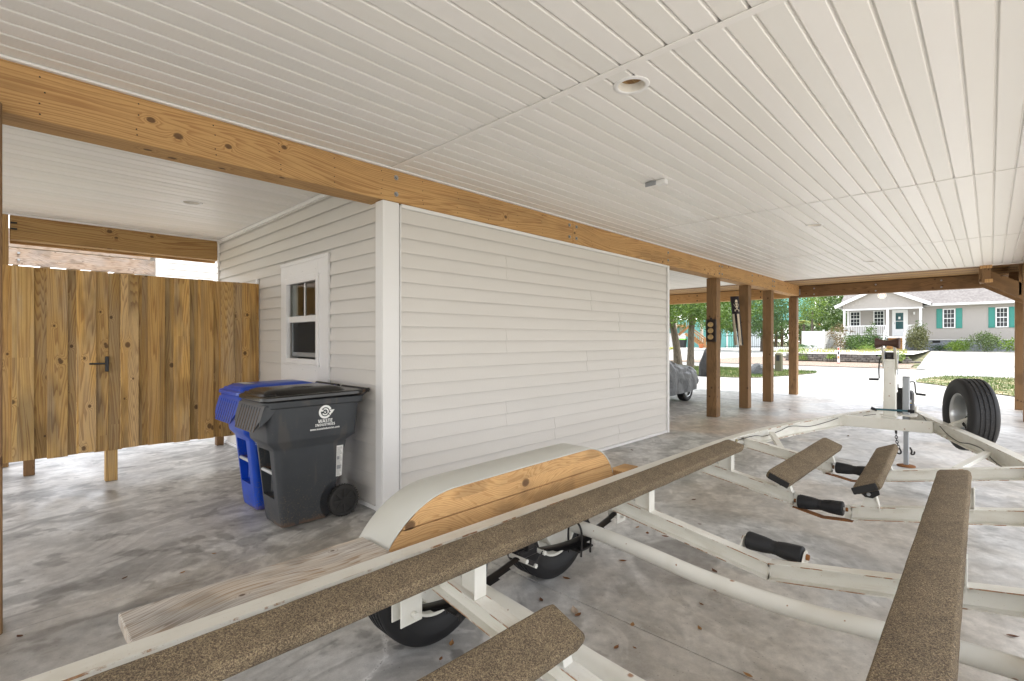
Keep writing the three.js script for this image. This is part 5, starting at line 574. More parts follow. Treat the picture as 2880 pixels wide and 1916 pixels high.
function shrub(label, base, rad, n, sz, seed, tint, o = {}) { const t = thing(o.name ?? 'shrub', label, o.cat ?? 'shrub', base, o.group); const c = [base[0], base[1], base[2] + rad[2] * 0.95]; part(t, 'foliage', leaves(c, rad, n, sz, seed, tint, { hollow: 0.7, floor: base[2] + 0.02, ...o }), M.leaf); const r = rng(seed + 5); for (let i = 0; i < (o.stems ?? 4); i++) part(t, 'stem', limb([base, [base[0] + (r() - 0.5) * rad[0], base[1] + (r() - 0.5) * rad[1], base[2] + rad[2]], [base[0] + (r() - 0.5) * rad[0] * 1.6, base[1] + (r() - 0.5) * rad[1] * 1.6, base[2] + rad[2] * 1.5]], [0.018, 0.006], 5), M.bark); return t; }

// ---------------------------------------------------------------- lawns
{
  const gm = phys({ vertexColors: true, roughness: 0.8, transmission: 0.15, thickness: 0, side: THREE.DoubleSide });
  const inside = (p, u, v) => { let c = false; for (let i = 0, j = p.length - 1; i < p.length; j = i++) if ((p[i][1] > v) !== (p[j][1] > v) && u < (p[j][0] - p[i][0]) * (v - p[i][1]) / (p[j][1] - p[i][1]) + p[i][0]) c = !c; return c; };
  function lawn(pts, n, seed, name, dry) {
    const L = struct(name); part(L, 'turf', poly(pts, 0.012), M.turf); const r = rng(seed), us = pts.map((p) => p[0]), vs = pts.map((p) => p[1]), a = [Math.min(...us), Math.max(...us), Math.min(...vs), Math.max(...vs)], pos = [], col = []; let m = 0;
    while (m < n) { const u = mix(a[0], a[1], r()), v = mix(a[2], a[3], r()); if (!inside(pts, u, v)) continue; m++; const pa = fbm(u * 0.8, v * 0.8, seed, 3); if (pa > 0.62 && r() < 0.7 * dry) continue; const h = rr(0.03, 0.085, r), w = rr(0.006, 0.014, r), ang = r() * 6.28, ln = rr(0, 0.05, r), c = mix3(mix3([0.035, 0.075, 0.012], [0.13, 0.20, 0.03], r()), [0.36, 0.28, 0.14], sst(0.42, 0.66, pa) * dry * r()); const P = [[u + Math.cos(ang) * w, v + Math.sin(ang) * w, 0.012], [u - Math.cos(ang) * w, v - Math.sin(ang) * w, 0.012], [u + Math.sin(ang) * ln, v + Math.cos(ang) * ln, 0.012 + h]]; for (const p of P) { const q = V3(...p); pos.push(q.x, q.y, q.z); col.push(...c); } }
    const g = new THREE.BufferGeometry(); g.setAttribute('position', new THREE.Float32BufferAttribute(pos, 3)); g.setAttribute('color', new THREE.Float32BufferAttribute(col, 3)); g.computeVertexNormals(); const s = new THREE.Mesh(g, gm); s.name = 'grass_blades'; s.userData = { kind: 'stuff' }; s.castShadow = s.receiveShadow = true; L.add(s);
  }
  const turf = tex(512, 512, 3, 3, (i, j) => { const a = fbm(i / 32, j / 32, 411, 4, 16, 16); return mix3([0.06, 0.09, 0.02], [0.33, 0.265, 0.16], sst(0.4, 0.68, a)).map((z) => z * (0.65 + 0.6 * hash2(i, j, 7))); }); M.turf = std({ map: turf, roughness: 1 });
  lawn([[22.0, 1.85], [21.2, 1.25], [20.4, 0.8], [19.2, 0.2], [18.2, -0.42], [16.6, -2.2], [15.6, -5], [15.4, -14], [26.7, -14], [26.7, 0.6], [26.3, 1.35], [24.6, 1.75], [23.2, 1.95]], 34000, 421, 'lawn', 1); lawn([[19.9, 7.2], [20.4, 6.5], [22.6, 5.9], [25.0, 5.55], [26.0, 5.7], [26.7, 6.6], [26.8, 20], [20.5, 20], [19.6, 12]], 40000, 431, 'lawn', 0.35);
}
// ---------------------------------------------------------------- things on the left island
{
  const rockTex = tex(256, 256, 0.8, 0.8, (i, j) => mix3([0.03, 0.033, 0.038], [0.17, 0.175, 0.175], fbm(i / 16, j / 16, 441, 5, 16, 16)).map((z) => z * (0.8 + 0.3 * hash2(i, j, 2)))); M.rock = std({ map: rockTex, roughness: 0.9, bumpMap: rockTex, bumpScale: 0.01 });
  const rock = (name, label, b, s, seed, m) => { const g = new THREE.IcosahedronGeometry(1, 4), p = g.attributes.position; const pl = []; const r = rng(seed); for (let i = 0; i < 9; i++) pl.push([new THREE.Vector3(r() - 0.5, r() - 0.35, r() - 0.5).normalize(), rr(0.62, 0.9, r)]); const v = new THREE.Vector3(); for (let i = 0; i < p.count; i++) { v.fromBufferAttribute(p, i); let k = 1; for (const [n, d] of pl) { const q = v.dot(n); if (q > 0) k = Math.min(k, d / q); } k *= 0.94 + 0.12 * fbm(v.x * 3 + 5, v.y * 3 + v.z * 2.3 + 5, seed, 3); p.setXYZ(i, v.x * k * s[0], Math.max(-0.15, v.y * k + 0.25) * s[2], v.z * k * s[1]); } const t = V3(...b); g.translate(t.x, t.y, t.z); return single(name, crease(g, 0.5), m ?? M.rock, label, 'rock'); };
  rock('boulder', 'grey boulder on the left grass island', [22.3, 7.05, 0], [0.46, 0.42, 0.42], 451); rock('boulder', 'tall dark boulder beside the covered car', [19.9, 8.25, 0], [0.32, 0.3, 0.95], 457, std({ map: rockTex, color: [0.3, 0.28, 0.26], roughness: 0.95 }));
  for (let i = 0; i < 7; i++) rock('edging_stone', ['first', 'second', 'third', 'fourth', 'fifth', 'sixth', 'seventh'][i] + ' small stone from the tall dark boulder edging the left island', [19.8 + i * 0.12 + rr(-0.05, 0.05), 8.0 + i * 0.28, -0.01], [0.11, 0.1, 0.08], 460 + i);
  const bo = thing('wooden_bollard', 'square greenish wooden bollard on the left grass island', 'bollard', [24.9, 7.0, 0]); part(bo, 'timber', crease(loft([rrect(24.76, 25.04, 6.86, 7.14, 0, 0.02, 2), rrect(24.76, 25.04, 6.86, 7.14, 0.8, 0.02, 2), rrect(24.81, 24.99, 6.91, 7.09, 0.87, 0.02, 2)]), 0.4), std({ color: [0.10, 0.092, 0.055], roughness: 0.9 })); part(bo, 'plaque', bx(24.748, 24.759, 6.93, 7.07, 0.5, 0.76, 0.01), M.dark);
  const st = thing('tree_stump', 'short sawn tree stump behind the covered car', 'stump', [20.6, 10.2, 0]); part(st, 'stump_wood', limb([[20.6, 10.2, -0.02], [20.62, 10.2, 0.3], [20.6, 10.2, 0.55]], [0.19, 0.15, 0.145], 14), M.bark);
  // the two garden trees whose trunks show left of the gauge post
  const G = 'leafy trees on the left island';
  tree('garden_tree', 'leafy tree with a leaning dark trunk beside the sided wall', [26.6, 12.65, 0], [[26.6, 12.65, -0.1], [26.5, 12.75, 1.4], [26.3, 13.05, 3.0], [26.0, 13.6, 4.6], [26.0, 14.2, 6.2]], [0.24, 0.19, 0.16, 0.12, 0.07], [[[25.4, 14.2, 5.0], [3.0, 3.2, 2.4], 9000, 0.15], [[24.4, 13.0, 3.2], [1.7, 2.0, 1.0], 4200, 0.13]], 501, LIME, G, { limbs: [[[26.2, 13.2, 3.5], [24.9, 12.7, 4.6], [23.8, 12.4, 5.2]]] });
  tree('garden_tree', 'leafy tree with a straight grey trunk left of the gauge post', [25.6, 11.5, 0], [[25.6, 11.5, -0.1], [25.6, 11.45, 1.8], [25.55, 11.35, 3.6], [25.6, 11.3, 6]], [0.19, 0.16, 0.14, 0.08], [[[25.4, 11.2, 5.0], [3.2, 3.2, 2.3], 9000, 0.15], [[24.7, 10.2, 3.1], [1.7, 2.1, 1.0], 5000, 0.13]], 511, [[0.04, 0.10, 0.006], [0.17, 0.29, 0.015]], G, { bark: M.bark, limbs: [[[25.6, 11.4, 3.4], [24.8, 10.4, 4.2], [24.0, 9.6, 4.6]]] });
}
// ---------------------------------------------------------------- retaining wall of split blocks
{
  const bt = tex(256, 256, 0.6, 0.6, (i, j) => mix3([0.06, 0.055, 0.05], [0.24, 0.22, 0.20], fbm(i / 12, j / 12, 471, 5, 21.3, 21.3)).map((z) => z * (0.75 + 0.5 * hash2(i, j, 5)))); M.block = [std({ map: bt, roughness: 1, bumpMap: bt, bumpScale: 0.02 }), std({ map: bt, color: [0.78, 0.76, 0.75], roughness: 1 }), std({ map: bt, color: [1.15, 1.12, 1.08], roughness: 1 })];
  const W = thing('retaining_wall', 'low retaining wall of dark grey split blocks across the road', 'wall', [36, 6, 0.2]); const geo = [0, 1, 2].map((s) => { const g = cbox(0.22, 0.106, 0.286, 0.016, 'z', s * 0.37, s * 0.2), p = g.attributes.position; for (let i = 0; i < p.count; i++) p.setX(i, p.getX(i) + (p.getX(i) < 0 ? (hash2(Math.round(p.getY(i) * 50), Math.round(p.getZ(i) * 50), s) - 0.5) * 0.035 : 0)); g.computeVertexNormals(); return g; });
  for (let r = 0; r < 4; r++) for (let v = 2.95 + (3 - r < 1 ? 1.1 : 0) + (r === 3 ? 0.0 : 0) + r * 0.28; v < 9.6; v += 0.3) { const m = new THREE.Mesh(geo[Math.floor(rr(0, 3))], M.block[Math.floor(rr(0, 3))]); m.name = 'block'; m.castShadow = m.receiveShadow = true; m.position.copy(V3(36 + r * 0.025 + rr(-0.012, 0.012), v + (r % 2) * 0.15, 0.2 + r * 0.116)).sub(W.position); m.rotation.y = rr(-0.02, 0.02); W.add(m); }
  const Te = struct('terrace'); const tt = tex(512, 512, 4, 4, (i, j) => { const a = fbm(i / 40, j / 40, 481, 4, 12.8, 12.8); return mix3([0.62, 0.6, 0.56], [0.34, 0.3, 0.2], sst(0.5, 0.7, a)).map((z) => z * (0.7 + 0.5 * hash2(i, j, 3))); }); part(Te, 'terrace_gravel', poly([[36.1, 3.9], [37.5, 3.3], [45, 3.4], [53.9, 3.62], [53.9, 14], [40, 10.2], [36.1, 9.7]], (u, v) => 0.60 + 0.0 * u), std({ map: tt, roughness: 1 }));
  const r = rng(491), gs = []; for (let i = 0; i < 2600; i++) { const u = rr(38, 51, r), v = rr(3.6, 11.5, r) + (u - 38) * 0.1; if (fbm(u * 0.6, v * 0.6, 493, 3) < 0.5) continue; const w = 0.02, h = rr(0.06, 0.28, r); const a = r() * 6.28, q = [[u + w * Math.cos(a), v + w * Math.sin(a), 0.6], [u - w * Math.cos(a), v - w * Math.sin(a), 0.6], [u + rr(-0.06, 0.06, r), v + rr(-0.06, 0.06, r), 0.6 + h]]; for (const p of q) { const t = V3(...p); gs.push(t.x, t.y, t.z); } }
  const g = new THREE.BufferGeometry(); g.setAttribute('position', new THREE.Float32BufferAttribute(gs, 3)); g.computeVertexNormals(); const s = new THREE.Mesh(g, std({ color: [0.27, 0.27, 0.08], roughness: 0.9, side: THREE.DoubleSide })); s.name = 'dry_grass'; s.userData = { kind: 'stuff' }; Te.add(s);
  for (const [u, v, h, z] of [[35.8, 8.6, 0.22, 0.28], [35.75, 7.2, 0.3, 0.3], [35.7, 4.3, 0.2, 0.4], [35.5, 3.7, 0.18, 0.5], [36.6, 8.9, 0.62, 0.3]]) shrub('small bright weed growing at the block retaining wall', [u, v, h - 0.04], [0.28, 0.28, z * 0.6], 200, 0.1, Math.floor(u * 100 + v * 10), LIME, { name: 'weed', cat: 'weed', stems: 2, group: 'weeds at the block wall' });
  // marker post and mailbox stake at the bed
  const mk = thing('utility_marker', 'white marker stake with red and orange labels in front of the block wall', 'marker', [34.6, 6.55, 0.05]); part(mk, 'stake', bx(34.58, 34.62, 6.43, 6.55, 0.03, 1.02, 0.005), M.white); part(mk, 'band', bx(34.574, 34.579, 6.44, 6.54, 0.86, 1.0, 0.002), std({ color: [0.5, 0.16, 0.1], roughness: 0.6 })); part(mk, 'sticker', bx(34.574, 34.579, 6.45, 6.53, 0.36, 0.5, 0.002), std({ color: [0.62, 0.28, 0.08], roughness: 0.6 })); part(mk, 'sticker', bx(34.574, 34.579, 6.46, 6.52, 0.6, 0.78, 0.002), M.dark); part(mk, 'foot', bx(34.57, 34.63, 6.42, 6.56, 0.02, 0.12, 0.004), std({ color: [0.4, 0.12, 0.1], roughness: 0.7 }));
  const mb = thing('mailbox', 'weathered mailbox on a leaning wooden stake behind the winch', 'mailbox', [33.2, 4.1, 0]); part(mb, 'stake', bar([33.2, 4.05, 0.02], [33.2, 4.22, 1.05], 0.1, 0.1, 0.01, [1, 0, 0]), M.grey); part(mb, 'mail_arm', bx(33.15, 33.25, 4.05, 4.5, 0.96, 1.05, 0.01), M.grey); part(mb, 'box', crease(loft([rrect(33.05, 33.45, 4.14, 4.34, 1.06, 0.02), rrect(33.05, 33.45, 4.13, 4.35, 1.2, 0.04), rrect(33.07, 33.43, 4.17, 4.31, 1.28, 0.05)]), 0.6), M.white); 
  for (let i = 0; i < 9; i++) { const u = 32.8 + rr(-0.3, 0.5), v = 3.9 + rr(-0.45, 0.45); const t = new THREE.IcosahedronGeometry(rr(0.05, 0.12), 1); t.scale(1, 0.55, 1); const p = V3(u, v, 0.03); t.translate(p.x, p.y, p.z); single('bed_stone', t, i % 3 ? M.white : M.rock, 'pale stone at the foot of the mailbox stake', 'stone', 'stones at the mailbox'); }
}
// ---------------------------------------------------------------- house across the road
{
  const Hm = thing('cottage', 'pale sage shingled cottage with white porch and turquoise shutters', 'house', [56, 2, 0.58]); const P = (n, g, m, par, l) => part(Hm, n, g, m, par, l);
  const sid = std({ color: [0.365, 0.337, 0.308], roughness: 0.8 }), shut = std({ color: [0.035, 0.22, 0.18], roughness: 0.55 }), ft = tex(256, 256, 1.6, 1.6, (i, j) => mix3([0.17, 0.18, 0.20], [0.3, 0.31, 0.33], fbm(i / 16, j / 16, 601, 4, 16, 16))), fnd = std({ map: ft, roughness: 1 }), win = std({ color: [0.035, 0.04, 0.045], roughness: 0.08, metalness: 0.1 });
  const rt = tex(512, 512, 2.4, 2.4, (i, j) => { const row = Math.floor(j / 28), c = hash2(Math.floor((i + row * 41) / 26), row, 9); return mix3([0.11, 0.10, 0.095], [0.19, 0.175, 0.165], c * 0.75 + 0.25 * fbm(i / 60, j / 60, 603, 3, 8.5, 8.5)).map((z) => z * (0.85 + 0.3 * hash2(i, j, 8))); }), roofM = std({ map: rt, roughness: 1, bumpMap: rt, bumpScale: 0.01 });
  const shake = (u, v0, v1, h0, h1, top, par, holes = []) => { // rows of shakes, each a little proud of the one above, cut round the openings
    const rowsG = []; for (let h = h0, k = 0; h < h1 - 0.02; h += 0.15, k++) { let a = v0, b = v1; if (top) { [a, b] = top(h + 0.02); if (b - a < 0.1) break; } const mid = h + 0.075; let segs = [[a, b]]; for (const [x0, x1, y0, y1] of holes) if (mid > y0 && mid < y1) segs = segs.flatMap(([p, q]) => [[p, Math.min(q, x0)], [Math.max(p, x1), q]].filter(([p2, q2]) => q2 - p2 > 0.02)); for (const [p, q] of segs) for (let v = p, n = 0; v < q - 0.01; n++) { const w = Math.min(q, v + 0.14 + 0.2 * hash2(k, n + Math.floor(u), 12)); rowsG.push(bx(u - 0.012 - 0.008 * hash2(n, k, 3), u + 0.02, v + 0.004, w - 0.004, h + 0.003, Math.min(h1, h + 0.149))); v = w; } }
    P('shake_cladding', rowsG, sid, par, null).userData.kind = 'stuff'; };
  const dW = [5.1, 6.17, 1.72, 4.08], win4 = [[8.45, 9.24, 2.7, 4.03], [6.71, 7.49, 2.7, 4.05], [2.06, 2.85, 2.43, 4.02], [-0.99, -0.25, 2.43, 4.0], [-4.2, -3.4, 2.43, 4.0]];
  const wall = P('wall', [bx(54.03, 62, -8, 9.45, 1.47, 4.36)], sid); shake(54.02, -8, 9.45, 1.49, 4.34, null, wall, [dW, ...win4]);
  P('foundation', bx(54.06, 61.9, -7.9, 9.4, 0.3, 1.46), fnd); for (const v of [3.0, -2.0]) P('foundation_vent', bx(54.045, 54.06, v, v + 0.5, 1.22, 1.42), M.dark); P('water_table', bx(53.97, 54.02, -8, 9.45, 1.45, 1.49), M.white);
  // main roof and eaves
  const roofQ = (a, b, c, d) => { const g = quad(a, b, c, d), p = g.attributes.position, uv = g.attributes.uv; for (let i = 0; i < p.count; i++) uv.setXY(i, -p.getZ(i), Math.hypot(p.getX(i) - 53, p.getY(i) - 4)); return g; };
  P('roof', [roofQ([53.45, 10.0, 4.42], [53.45, -8.6, 4.42], [58.2, -8.6, 7.1], [58.2, 10.0, 7.1]), roofQ([62.6, -8.6, 4.42], [62.6, 10, 4.42], [58.2, 10, 7.1], [58.2, -8.6, 7.1])], roofM); P('gable_end', flatFace([[54, 9.46, 4.36], [62, 9.46, 4.36], [58.2, 9.46, 6.95]]), sid); P('gable_end', flatFace([[54, -8, 4.36], [62, -8, 4.36], [58.2, -8, 6.95]]), sid);
  function flatFace(p) { const g = new THREE.BufferGeometry(); g.setAttribute('position', new THREE.Float32BufferAttribute(p.flatMap((q) => { const t = V3(...q); return [t.x, t.y, t.z]; }), 3)); g.setAttribute('uv', new THREE.Float32BufferAttribute([0, 0, 1, 0, 1, 1], 2)); g.computeVertexNormals(); return g; }
  P('fascia', bx(53.38, 53.45, -8.6, 3.6, 4.28, 4.43, 0.005), M.white); P('soffit', bx(53.45, 54.02, -8.6, 9.9, 4.27, 4.31), M.white); P('fascia', bx(53.38, 53.45, 9.75, 10.0, 4.28, 4.43, 0.005), M.white); P('corner_board', bx(53.96, 54.0, 9.3, 9.46, 1.5, 4.28, 0.004), M.white);
  // windows
  const window = (v0, v1, h0, h1, sh, cols = 3) => { const m = (h0 + h1) / 2, w = P('window', [bx(53.94, 54.01, v0, v0 + 0.07, h0, h1, 0.004), bx(53.94, 54.01, v1 - 0.07, v1, h0, h1, 0.004), bx(53.94, 54.01, v0 + 0.071, v1 - 0.071, h0, h0 + 0.07, 0.004), bx(53.94, 54.01, v0 + 0.071, v1 - 0.071, h1 - 0.07, h1, 0.004)], M.white); P('sash_rail', bx(53.95, 54.0, v0 + 0.071, v1 - 0.071, m - 0.03, m + 0.03, 0.003), M.white, w); for (const [a, b] of [[h0 + 0.07, m - 0.03], [m + 0.03, h1 - 0.07]]) P('pane', bx(53.99, 54.0, v0 + 0.071, v1 - 0.071, a + 0.001, b - 0.001), win, w); for (let c = 1; c < cols; c++) { const v = mix(v0 + 0.07, v1 - 0.07, c / cols); for (const [a, b] of [[h0 + 0.07, m - 0.03], [m + 0.03, h1 - 0.07]]) P('muntin', bx(53.98, 53.989, v - 0.011, v + 0.011, a + 0.001, b - 0.001), M.white, w); } for (const h of [mix(h0, m, 0.52), mix(m, h1, 0.48)]) P('muntin', bx(53.979, 53.9885, v0 + 0.072, v1 - 0.072, h - 0.011, h + 0.011), M.white, w);
    if (sh) for (const [a, b] of [[v0 - 0.42, v0 - 0.03], [v1 + 0.03, v1 + 0.40]]) { const s = P('shutter', bx(53.955, 53.99, a, b, h0 - 0.02, h1 + 0.02, 0.006), shut); for (const [y0, y1] of [[h0 + 0.08, m - 0.05], [m + 0.05, h1 - 0.08]]) P('shutter_panel', bx(53.938, 53.9545, a + 0.06, b - 0.06, y0, y1, 0.008), shut, s); } return w; };
  window(8.451, 9.239, 2.70, 4.03); const cw = window(6.71, 7.493, 2.70, 4.05); window(2.073, 2.841, 2.44, 4.01, true); window(-0.98, -0.262, 2.44, 3.99, true); window(-4.2, -3.4, 2.44, 3.99, true);
  P('curtain', bx(54.004, 54.006, 8.55, 8.8, 2.8, 3.95), M.white);
  // door with glazed storm door
  const D = P('door', [bx(53.93, 54.01, 5.1, 5.22, 1.80, 4.07, 0.005), bx(53.93, 54.01, 6.05, 6.163, 1.80, 4.07, 0.005), bx(53.93, 54.01, 5.221, 6.049, 3.98, 4.07, 0.005), bx(53.95, 53.99, 5.221, 5.40, 1.80, 3.979, 0.004), bx(53.95, 53.99, 5.93, 6.049, 1.80, 3.979, 0.004), bx(53.95, 53.99, 5.401, 5.929, 3.80, 3.979, 0.004), bx(53.95, 53.99, 5.401, 5.929, 1.80, 2.4, 0.004)], M.white); P('door_glass', bx(53.975, 53.985, 5.401, 5.929, 2.401, 3.799), std({ color: [0.012, 0.065, 0.075], roughness: 0.1 }), D); P('glazing_bar', bx(53.955, 53.974, 5.401, 5.929, 3.06, 3.10, 0.003), M.white, D); P('door_note', bx(53.965, 53.97, 5.6, 5.74, 3.26, 3.46), M.white, D); P('door_handle', bx(53.92, 53.949, 5.98, 6.01, 2.82, 2.98, 0.005), M.galv, D); P('door_mat', bx(53.0, 53.8, 5.15, 6.05, 1.785, 1.81, 0.004), M.dark);
  const lp = P('porch_lamp', [bx(53.88, 54.0, 4.6, 4.74, 3.78, 3.84, 0.01), bx(53.88, 53.98, 4.61, 4.73, 3.62, 3.78, 0.015)], M.white);
  // porch: deck, posts, gable
  const pw = 51.8; P('porch_floor', bx(51.7, 54.02, 3.95, 9.4, 1.66, 1.78, 0.006), M.white); P('porch_skirt', bx(51.75, 51.8, 6.45, 9.35, 1.3, 1.65, 0.004), M.white); for (const v of [9.2, 8.0, 6.6, 4.9, 4.1]) P('porch_pier', bx(51.8, 52.1, v - 0.15, v + 0.15, 0.4, 1.65, 0.01), fnd);
  for (const [v, w] of [[9.28, 0.08], [6.22, 0.08], [4.08, 0.08]]) P('porch_post', bx(pw - w, pw + w, v - w, v + w, 1.78, 4.06, 0.01), M.white); P('porch_beam', bx(pw - 0.09, pw + 0.09, 3.95, 9.42, 4.03, 4.14, 0.006), M.white); P('porch_ceiling', bx(pw + 0.1, 54.0, 3.98, 9.4, 4.1, 4.14), M.white);
  { const c = canvasMat(32, 96, (x) => { x.fillStyle = '#e9ebee'; x.fillRect(0, 0, 32, 96); x.fillStyle = '#9aa0a6'; x.font = 'bold 28px sans-serif'; x.textAlign = 'center'; ['1', '1', '6'].forEach((d, i) => x.fillText(d, 16, 28 + i * 30)); }); P('house_number', quad([pw - 0.083, 6.27, 3.3], [pw - 0.083, 6.17, 3.3], [pw - 0.083, 6.17, 3.7], [pw - 0.083, 6.27, 3.7]), c); }
  const gTop = (h) => { const t = Math.max(0, (h + 0.15 - 4.52) / (5.82 - 4.52)); return [mix(3.97, 6.68, t), mix(9.41, 6.68, t)]; }; const gw = P('porch_gable', merge([flatFace([[pw + 0.01, 9.42, 4.14], [pw + 0.01, 3.96, 4.14], [pw + 0.01, 6.68, 5.83]]), flatFace([[pw + 0.01, 3.96, 4.14], [pw + 0.01, 3.96, 4.54], [pw + 0.01, 6.68, 5.83]]), flatFace([[pw + 0.01, 9.42, 4.14], [pw + 0.01, 6.68, 5.83], [pw + 0.01, 9.42, 4.54]])]), sid); shake(pw, 0, 0, 4.15, 5.8, gTop, gw);
  for (const [a, b] of [[[3.45, 4.30], [6.68, 5.86]], [[9.95, 4.30], [6.68, 5.86]]]) { P('gable_fascia', bar([51.42, a[0], a[1] + 0.04], [51.42, b[0], b[1] + 0.04], 0.25, 0.05, 0.004), M.white); P('porch_roof', bar([53.6, a[0], a[1] + 0.1], [53.6, b[0], b[1] + 0.1], 0.03, 4.3, 0.004), roofM); P('rake_soffit', bar([51.63, a[0], a[1] + 0.055], [51.63, b[0], b[1] + 0.055], 0.02, 0.34, 0.002), M.white); P('porch_eave', bar([51.75, a[0], a[1] - 0.02], [51.75, mix(a[0], b[0], 0.2), mix(a[1], b[1], 0.2) - 0.02], 0.1, 0.6, 0.004), M.white); }
  { const c = canvasMat(128, 128, (x) => { x.clearRect(0, 0, 128, 128); x.translate(64, 64); x.strokeStyle = '#dfa987'; x.lineWidth = 12; x.beginPath(); x.arc(0, 0, 48, 0, 7); x.stroke(); x.fillStyle = '#efe9e2'; x.beginPath(); x.arc(0, 0, 42, 0, 7); x.fill(); x.fillStyle = '#cf9d86'; for (let k = 0; k < 8; k++) { x.beginPath(); x.ellipse(Math.cos(k * 0.785) * 22, Math.sin(k * 0.785) * 22, 12, 5, k * 0.785, 0, 7); x.fill(); } }, { transparent: true, alphaTest: 0.5 }); P('gable_medallion', [cylDisc()], M.white); function cylDisc() { return cyl([pw - 0.02, 6.6, 5.22], [pw - 0.05, 6.6, 5.22], 0.31, 0.3, 24); } P('medallion_face', quad([pw - 0.054, 6.92, 4.9], [pw - 0.054, 6.28, 4.9], [pw - 0.054, 6.28, 5.54], [pw - 0.054, 6.92, 5.54]), c); }
  // railings and steps
  const rail = (v0, v1) => { const q = P('porch_rail', bx(51.76, 51.84, v0, v1, 2.62, 2.70, 0.006), M.white); P('bottom_rail', bx(51.77, 51.83, v0, v1, 1.92, 1.98, 0.005), M.white, q); for (let v = v0 + 0.07; v < v1 - 0.03; v += 0.125) P('baluster', bx(51.78, 51.82, v - 0.02, v + 0.02, 1.981, 2.619), M.white, q); };
  rail(6.31, 9.19); rail(4.17, 4.95); const stp = wood(W_RAW, { color: [0.85, 0.8, 0.78] }); for (let i = 0; i < 6; i++) { P('step', wb(51.65 - (i + 1) * 0.27, 51.65 - i * 0.27 + 0.02, 5.02, 6.15, 1.56 - i * 0.175, 1.60 - i * 0.175, 0.004, 'z'), stp); P('riser', wb(51.64 - (i + 1) * 0.27 + 0.24, 51.66 - (i + 1) * 0.27 + 0.24, 5.03, 6.14, 1.40 - i * 0.175, 1.559 - i * 0.175, 0.002, 'z'), stp); }
  for (const v of [6.28, 4.98]) { P('stair_newel', bx(50.0, 50.14, v - 0.07, v + 0.07, 0.58, 1.62, 0.01), M.white); P('stair_rail', bar([50.07, v, 1.6], [51.75, v, 2.66], 0.12, 0.1, 0.01), M.white); P('stair_stringer', bar([50.1, v, 0.75], [51.7, v, 1.6], 0.25, 0.05, 0.004), M.white); }
  P('lintel_board', bx(51.6, 51.69, 4.95, 6.3, 1.62, 1.78, 0.005), M.white);
}
{ // planting in front of the cottage
  const b = (label, base, rad, n, sz, seed, tint, o) => shrub(label, base, rad, n, sz, seed, tint, o);
  b('large glossy green shrub in front of the porch rail', [49.9, 7.9, 0.6], [0.8, 1.05, 0.66], 2600, 0.14, 701, GREEN); b('dark leafy shrub beside the porch steps', [50.2, 6.95, 0.6], [0.6, 0.7, 0.62], 1500, 0.13, 703, DARKG); b('slender young tree rising above the porch rail', [50.4, 7.15, 0.6], [0.34, 0.34, 1.12], 700, 0.13, 705, GREEN); b('reddish tipped open shrub at the porch corner', [50.0, 9.3, 0.6], [0.7, 0.95, 1.05], 1000, 0.13, 707, RUSTY, { hollow: 0.2 }); b('brownish conical conifer right of the porch steps', [50.2, 4.15, 0.6], [0.55, 0.62, 1.0], 2600, 0.12, 709, OLIVE); b('pointed green conifer tip behind the brown conifer', [50.8, 4.1, 0.6], [0.3, 0.3, 1.28], 700, 0.12, 711, GREEN);
  b('rounded bright green shrub against the foundation', [52.6, 1.85, 0.58], [0.5, 0.7, 0.42], 1900, 0.1, 713, LIME); b('large loose green shrub under the shuttered windows', [52.4, 0.35, 0.58], [0.62, 0.95, 0.72], 1900, 0.12, 715, [[0.04, 0.08, 0.015], [0.15, 0.22, 0.04]]); b('sprawling pale green shrub at the right end of the foundation', [52.0, -1.35, 0.58], [0.55, 0.8, 0.45], 700, 0.15, 717, LIME, { hollow: 0.1 }); b('low dark plants below the foundation vent', [53.3, 3.0, 0.58], [0.3, 0.7, 0.2], 500, 0.1, 719, DARKG); b('small yellow green plant in front of the glossy shrub', [48.6, 7.1, 0.6], [0.4, 0.5, 0.2], 350, 0.13, 721, LIME);
}

